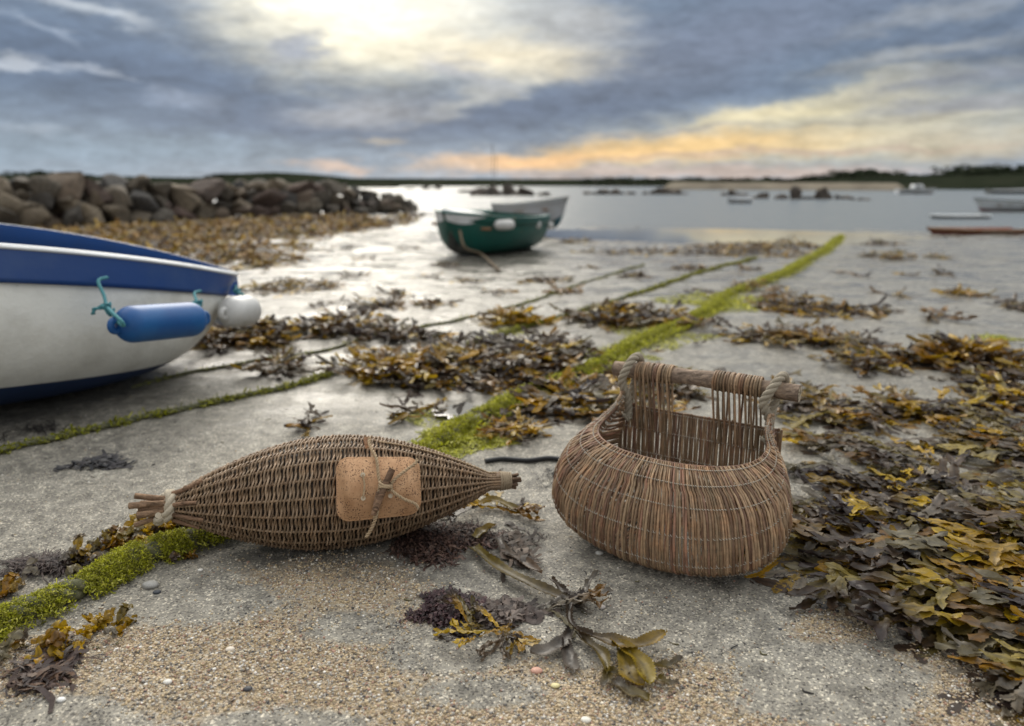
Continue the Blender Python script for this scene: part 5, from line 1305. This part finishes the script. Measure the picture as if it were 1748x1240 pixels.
clump(1172, 458, 34, 5, 40, .05, 'dark wrack strip on the thin rope far out', mix=DM)
clump(1105, 428, 90, 6, 90, .07, 'left end of the long dark wrack bank by the pool', mix=(.2, .1, .6, .05, .05))
clump(1265, 426, 110, 10, 260, .13, 'long dark wrack bank beside the bright pool', mix=(.3, .1, .5, .05, .05))
clump(1345, 416, 60, 10, 130, .15, 'highest hump of the long wrack bank next to the mossy rope', mix=(.3, .1, .5, .05, .05))
clump(1492, 411, 36, 4, 50, .08, 'thin dark wrack islet right of the far end of the mossy rope', mix=DM)
clump(1514, 437, 44, 5, 70, .08, 'brown wrack islet nearer than the thin dark islet on the right')
clump(1606, 437, 22, 3, 20, .03, 'faint pale wrack streak on the flat at right', mix=(.2, .1, .2, .2, .3))
clump(1636, 501, 26, 6, 36, .05, 'small mustard wrack clump on open sand at right', mix=YM)
clump(1745, 523, 30, 5, 36, .04, 'dark wrack streak cut by the right edge', mix=DM)
clump(1656, 616, 55, 18, 150, .09, 'mustard wrack mound on the far side of the band at right', mix=(.4, .2, .3, .05, .05))
clump(985, 411, 28, 4, 40, .07, 'olive wrack ledge behind the stern of the green dinghy', mix=(.2, .1, .4, .05, .25))
clump(532, 726, 30, 11, 16, .03, 'small dark curled weed piece behind the spindle basket', mix=(.15, .05, .7, .1, 0), sc=(.4, .6))
clump(712, 712, 22, 9, 16, .03, 'dark curled weed tuft by the green smear left of the puddle', mix=DM, sc=(.4, .7))
clump(975, 690, 40, 14, 70, .05, 'grey and mustard wrack heap beside the left shoulder of the round basket', mix=(.3, .1, .2, .35, .05))
clump(880, 740, 45, 16, 70, .03, 'mustard wrack scraps along the mossy rope right of the green mat', mix=YM, sc=(.3, .6))
clump(840, 868, 30, 7, 8, .02, 'yellow olive fronds poking out under the right end of the spindle basket', mix=YM, kinds=FR_A, sc=(.4, .6))
SCN = 0; SCW = ['just left of the far mossy rope', 'just right of the far mossy rope', 'left of the green dinghy', 'second to the left of the green dinghy', 'third to the left of the green dinghy', 'right in front of the pool', 'right of the mossy rope beyond the brown mound',
 'below the brown weed islet at the right', 'below the green dinghy keel', 'at the rope bend left of the wide algae mat', 'above the loose brown wrack', 'left of the big dark mound', 'just above the small heap beside the brown mound', 'at the end of the dinghy painter',
 'right of the brown mound toward the right edge', 'below left of the green dinghy', 'far out in the shallow water right of the mossy rope', 'far out in the shallow water right of the grey boat', 'behind the ball fender', 'above the big dark mound', 'straight below the dinghy painter', 'at the near edge of the pool', 'right of the green dinghy on bright sand', 'below the faint pale streak at right']
scat = 'small dark scraps of weed scattered on the mid distance wet sand'
for (px, py, w_) in [(1278, 458, 10), (1345, 470, 8), (700, 422, 16), (620, 440, 20), (570, 425, 18), (1015, 458, 12), (1450, 470, 10), (1548, 470, 8), (800, 478, 16), (1212, 505, 12), (560, 520, 14), (640, 600, 12), (1528, 505, 10), (770, 452, 18),
                     (1600, 545, 12), (730, 470, 14), (1385, 372, 10), (1080, 380, 12), (600, 470, 18), (680, 500, 14), (850, 500, 12), (1100, 395, 10), (1005, 430, 14), (1620, 470, 8)]:
    i_s = SCN; SCN += 1; clump(px, py, w_, w_*.28, int(w_), .02, 'small weed scrap, '+SCW[i_s], scat, DM)
# belt of wrack at the foot of the breakwater
BELT = [(60, 388), (200, 384), (400, 374), (560, 367), (700, 362), (728, 366), (690, 380), (640, 388), (560, 398), (545, 415), (500, 450), (420, 462), (360, 455), (200, 450), (0, 450), (-200, 450), (-200, 398)]
mb = MB(); X, Y, px, py = gsample(15000, BELT); keep = rng.random(len(X)) < np.clip((fbm(X*1.2, Y*.8, 33)-.25)*4, .1, 1); X, Y = X[keep][:8500], Y[keep][:8500]
for x, y in zip(X, Y): lay(mb, FR_C, x, y, rng.uniform(0, 6.28), rng.uniform(1.0, 1.9), .11*rng.random()*vn(x*1.5, y*1.5, 8), rng.normal(0, .12), [.24, .34, .30, .04, .08], 1.6)
tag(mb.build('wrack_belt', MAT['redweed']), 'wide rusty brown belt of wrack along the foot of the rock breakwater', 'seaweed', kind='stuff')

# rounded golden wrack growing beside the thick rope, and what lies in front
def small_wrack(px, py, rx, ry, n, label, mix, kinds=None, sc=(.5, .95), h=.010, yaw=None, name='wrack_tuft'):
    c = G(px, py); RX = G(px+rx, py)[0]-c[0]; RY = (G(px, py-ry)[1]-G(px, py+ry)[1])/2; mb = MB(); mix = np.array(mix)/sum(mix)
    for _ in range(n):
        a = rng.uniform(0, 2*pi); q = rng.random()**.6
        lay(mb, kinds or FR_S, c[0]+RX*q*cos(a), c[1]+RY*q*sin(a), (rng.uniform(0, 6.28) if yaw is None else R(yaw+rng.normal(0, 30))), rng.uniform(*sc), .001+h*rng.random(), rng.normal(.08, .15), mix, 1.5)
    return tag(mb.build(name, MAT['weed'], loc=(c[0], c[1], gz1(c[0], c[1]))), label, 'seaweed')
small_wrack(285, 905, 55, 9, 46, 'golden bladed wrack growing along the back of the mossy rope below the left basket end', YM, h=.02)
small_wrack(205, 934, 38, 8, 22, 'olive and golden wrack tuft behind the mossy rope farther left', (.4, .2, .1, .1, .2), h=.02)
small_wrack(135, 962, 40, 9, 18, 'pale olive wrack tuft beside the purple weed behind the mossy rope', (.1, .05, .3, .3, .25), h=.015)
small_wrack(178, 1075, 38, 12, 11, 'golden rounded wrack blades in front of the mossy rope', (.75, .1, .03, .02, .1), h=.015)
small_wrack(90, 1108, 48, 14, 14, 'mustard rounded wrack blades in front of the mossy rope nearer the left edge', (.7, .1, .03, .02, .15), h=.015)
small_wrack(5, 1015, 25, 10, 9, 'olive wrack sprig at the left edge just behind the mossy rope', (.2, .05, .2, .2, .35), h=.015)
small_wrack(5, 1125, 20, 12, 6, 'faded olive wrack blades at the left edge in front of the mossy rope', (.4, .05, .05, .2, .3), h=.01)
small_wrack(300, 950, 30, 5, 8, 'few brown wrack scraps caught on the front side of the mossy rope', (.1, .35, .4, .05, .1), h=.012, sc=(.4, .7))
small_wrack(1290, 500, 50, 6, 30, 'brown wrack caught along the far stretch of the mossy rope', (.2, .2, .5, .05, .05), kinds=FR_B, h=.03, sc=(.5, .9))
small_wrack(1175, 560, 60, 9, 36, 'brown and mustard wrack tangled in the mossy rope behind the handle', (.25, .2, .45, .05, .05), kinds=FR_B, h=.03, sc=(.4, .8))
small_wrack(960, 665, 50, 12, 34, 'mustard wrack tangled in the mossy rope left of the round basket', (.4, .2, .25, .05, .1), kinds=FR_B, h=.025, sc=(.3, .6))
PUR = [(.040, .020, .024), (.060, .030, .034), (.030, .018, .020), (.085, .045, .045)]
def filament(px, py, rx, ry, n, size, label, cols=PUR, name='red_weed', h=.015, dirn=None, wid=.05):
    c = G(px, py); RX = G(px+rx, py)[0]-c[0]; RY = (G(px, py-ry)[1]-G(px, py+ry)[1])/2; k = 7
    a = rng.uniform(0, 2*pi, n); q = rng.random(n)**.7*(.75+.35*np.sin(a*3+px)+.25*np.sin(a*5+py)+.25*rng.random(n)); X = c[0]+RX*q*np.cos(a); Y = c[1]+RY*q*np.sin(a); hd = rng.uniform(0, 6.28, n) if dirn is None else R(dirn)+rng.normal(0, .5, n)
    s_ = size*rng.uniform(.4, 1.3, n)/(k-1); V = []; z0 = h*np.clip(1-q**2, 0, 1)*rng.random(n); x, y = X.copy(), Y.copy(); tw_ = rng.normal(0, .45, n)
    w_ = s_*(k-1)*wid*rng.uniform(.5, 1.5, n); ph = rng.uniform(0, 6, n)
    for j in range(k):
        z = gz(x, y)+.001+np.maximum(z0+.004*np.sin(j*1.1+ph), 0); nx, ny = -np.sin(hd), np.cos(hd); ww = w_*(1-.5*j/k); tz = ww*.6*np.sin(ph+j)
        V += [np.stack([x-nx*ww, y-ny*ww, z-tz*.0], 1), np.stack([x+nx*ww, y+ny*ww, z+np.abs(tz)], 1)]
        x = x+np.cos(hd)*s_; y = y+np.sin(hd)*s_; hd = hd+tw_+rng.normal(0, .25, n)
    V = np.stack(V, 1).reshape(-1, 3); Q = np.array([(2*j, 2*j+1, 2*j+3, 2*j+2) for j in range(k-1)]); Q = (Q[None]+(np.arange(n)*2*k)[:, None, None]).reshape(-1, 4)
    cols = np.array(cols); mb = MB(); mb.add(V, Q, None, np.repeat(cols[rng.integers(0, len(cols), n)]*rng.uniform(.6, 1.4, (n, 1)), 2*k, 0))
    return tag(mb.build(name, MAT['redweed'], loc=(c[0], c[1], gz1(c[0], c[1]))), label, 'seaweed')
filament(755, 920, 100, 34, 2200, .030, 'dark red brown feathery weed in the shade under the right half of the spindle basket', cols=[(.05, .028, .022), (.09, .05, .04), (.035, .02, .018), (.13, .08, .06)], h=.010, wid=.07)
filament(775, 1040, 66, 26, 1300, .020, 'crinkled purple red weed clump in front of the baskets', h=.010, wid=.16)
filament(850, 1045, 60, 24, 260, .035, 'dull brown crinkled weed between the purple clump and the forked frond', cols=[(.09, .065, .055), (.05, .035, .03), (.13, .10, .085)], h=.005, wid=.16)
filament(70, 968, 85, 14, 700, .05, 'dark purple filament weed streak behind the mossy rope at the left', cols=[(.05, .032, .03), (.07, .05, .042), (.03, .02, .02)], h=.012, dirn=10, wid=.03)
filament(60, 1160, 30, 34, 220, .06, 'dark brown stringy weed near the bottom left corner', cols=[(.06, .035, .028), (.09, .05, .03), (.035, .022, .02)], h=.012, dirn=80, wid=.05)
filament(160, 792, 55, 13, 130, .05, 'dark weed scrap crusted with sand left of the spindle basket', cols=[(.05, .045, .05), (.09, .085, .085), (.03, .03, .035)], h=.012, dirn=15, wid=.08)
filament(65, 735, 45, 12, 60, .06, 'black twiggy weed in the shade beneath the white boat', cols=[(.015, .014, .014), (.03, .026, .024)], h=.012, wid=.03)
filament(880, 935, 40, 45, 70, .05, 'thin brown curled weed ribbons between the two baskets', cols=[(.11, .08, .06), (.06, .045, .035)], h=.008, dirn=-60, wid=.09)
filament(945, 815, 18, 20, 60, .03, 'black wiry weed scrap against the left side of the round basket', cols=[(.02, .02, .02)], h=.01, wid=.04)
small_wrack(835, 1080, 42, 16, 16, 'dark green black wrack sprig at the lower edge of the purple clump', (.45, .02, .48, .02, .03), kinds=FR_A, sc=(.25, .42), h=.012)
small_wrack(925, 1040, 34, 10, 5, 'grey brown wrack blades right of the purple clump', (.02, .05, .25, .66, .02), kinds=FR_A, sc=(.45, .6), h=.010, yaw=10)
# the big forked frond in front of the round basket, drawn branch by branch
def ribbon(mb, pts, widths, lift, c0, c1, serr=.0022, n=44, cur=.006, tip=True):
    g_ = [G(*p)[:2].tolist()+[0] for p in pts]; P = smooth_path(g_, n); T = np.gradient(P, axis=0); T /= np.linalg.norm(T, axis=1)[:, None]; nx = np.stack([-T[:, 1], T[:, 0]], 1)
    s = np.linspace(0, 1, n); w = np.interp(s, np.linspace(0, 1, len(widths)), widths)
    if tip: w = w*np.sqrt(np.clip(1-s**9, .02, 1))
    lf = np.interp(s, np.linspace(0, 1, len(lift)), lift); rows = []; ph = rng.uniform(0, 6)
    for o in (-1, -.66, -.33, 0, .33, .66, 1):
        ww = w*abs(o)+(np.where(np.arange(n) % 2 == 0, serr, -serr*.3) if abs(o) == 1 else 0); q = P[:, :2]+nx*(np.sign(o)*ww)[:, None]
        z = gz(q[:, 0], q[:, 1])+.002+lf+cur*abs(o)**2+.0022*np.sin(s*14+o*2+ph)*abs(o)+(.0012 if o == 0 else 0); rows.append(np.c_[q, z])
    V = np.stack(rows, 1).reshape(-1, 3); i = np.arange(n-1)[:, None]*7; j = np.arange(6)[None, :]
    cc = np.array(c0)*(1-s[:, None])+np.array(c1)*s[:, None]; cc = np.repeat(cc, 7, 0)*np.tile([1.15, 1.05, .95, .5, .95, 1.05, 1.15], n)[:, None]
    mb.add(V, np.stack([i+j, i+7+j, i+8+j, i+1+j], -1).reshape(-1, 4), None, cc)
c = G(975, 1075); mb = MB(); BR = (.055, .035, .018); DK = (.04, .03, .025); GD = (.20, .125, .010); OL = (.15, .11, .02); GY = (.13, .11, .09)
ribbon(mb, [(808, 938), (840, 968), (870, 990), (910, 1010), (945, 1022), (985, 1040), (1000, 1035)], [.012, .009, .011, .012, .009, .005], [.006, .01, .012, .008], OL, BR)
ribbon(mb, [(1000, 1030), (976, 1042), (972, 1070), (985, 1088), (1010, 1098)], [.006, .005, .004, .005], [.02, .016, .01], DK, BR, tip=False)
ribbon(mb, [(1000, 1092), (1030, 1105), (1060, 1115), (1095, 1118), (1135, 1100)], [.004, .012, .013, .011, .012], [.008, .014, .018], BR, GD)
ribbon(mb, [(1045, 1108), (1075, 1128), (1098, 1150), (1108, 1178)], [.006, .010, .013, .014], [.012, .014, .008], GD, (.22, .16, .008))
ribbon(mb, [(1060, 1118), (1070, 1145), (1078, 1165), (1100, 1176)], [.006, .012, .016, .015], [.008, .01, .006], OL, GD)
ribbon(mb, [(985, 1088), (1010, 1112), (1030, 1130), (1036, 1160)], [.004, .007, .008, .004], [.006, .01], BR, OL)
ribbon(mb, [(1036, 1150), (1036, 1165), (1028, 1180)], [.004, .007, .006], [.006, .004], OL, GY, n=20)
ribbon(mb, [(1036, 1148), (1055, 1158), (1075, 1156)], [.003, .006, .004], [.006, .004], OL, GY, n=20)
ribbon(mb, [(1048, 1165), (1070, 1185), (1090, 1192), (1108, 1200)], [.005, .008, .010, .008], [.003, .003], GY, OL)
ribbon(mb, [(975, 1080), (960, 1105), (935, 1118), (905, 1122)], [.004, .010, .013, .010], [.006, .004], DK, GY)
ribbon(mb, [(965, 1100), (972, 1130), (980, 1152)], [.004, .010, .012], [.004, .003], DK, GY)
ribbon(mb, [(940, 1000), (962, 1020), (985, 1035)], [.003, .006, .004], [.014, .012], BR, DK, n=24)
ribbon(mb, [(1120, 1160), (1140, 1172), (1158, 1170)], [.004, .006, .004], [.003, .003], OL, GY, n=20)
ribbon(mb, [(1110, 1140), (1140, 1140), (1165, 1128)], [.003, .005, .004], [.002, .003], OL, GY, n=20)
tag(mb.build('forked_wrack', MAT['weed'], loc=(c[0], c[1], gz1(c[0], c[1]))), 'long forked toothed wrack frond with mustard tips lying in front of the round basket', 'seaweed')
for pts, wd, lf, c0, c1, lb in (([(850, 920), (862, 945), (890, 962), (925, 985)], [.006, .008, .010, .007], [.003, .005], GY, (.12, .075, .045), 'grey brown wrack ribbon curled on the sand between the two baskets'),
    ([(812, 928), (828, 912), (846, 905)], [.008, .010, .006], [.01, .012], OL, GD, 'short olive wrack tip beside the shaded red weed'),
    ([(812, 875), (840, 866), (862, 872), (888, 882)], [.006, .010, .010, .008], [.012, .014, .01], GD, OL, 'mustard wrack blade reaching out from under the right tip of the spindle basket')):
    mb = MB(); ribbon(mb, pts, wd, lf, c0, c1); c = G(*pts[1]); tag(mb.build('loose_wrack', MAT['weed'], loc=(c[0], c[1], gz1(c[0], c[1]))), lb, 'seaweed')
# scraps of dead weed, twigs and bits over the sand
n = 620; mb = MB(); px = rng.uniform(-60, 1810, n*3); py = 470+(1240-470)*rng.random(n*3)
for x_, y_ in list(zip(px, py))[:n]:
    p = G(x_, y_); s_ = .0022*(5 if p[1] < 2 else 8)**rng.random()**1.6; h_ = rng.uniform(0, 6.28); k = 5; pts = []
    x, y = p[0], p[1]
    for j in range(k): pts.append((x, y, gz1(x, y)+.0015)); x += cos(h_)*s_/k*2; y += sin(h_)*s_/k*2; h_ += rng.normal(0, .6)
    tube(mb, pts, rng.uniform(.3, 1.3, 5)*s_*.13, 5, np.array([(.03, .026, .024), (.07, .045, .03), (.02, .02, .022), (.10, .085, .03)])[rng.integers(0, 4)])
tag(mb.build('weed_debris', MAT['pebble']), 'fine dark scraps of dead weed scattered over the sand', 'debris', kind='stuff')
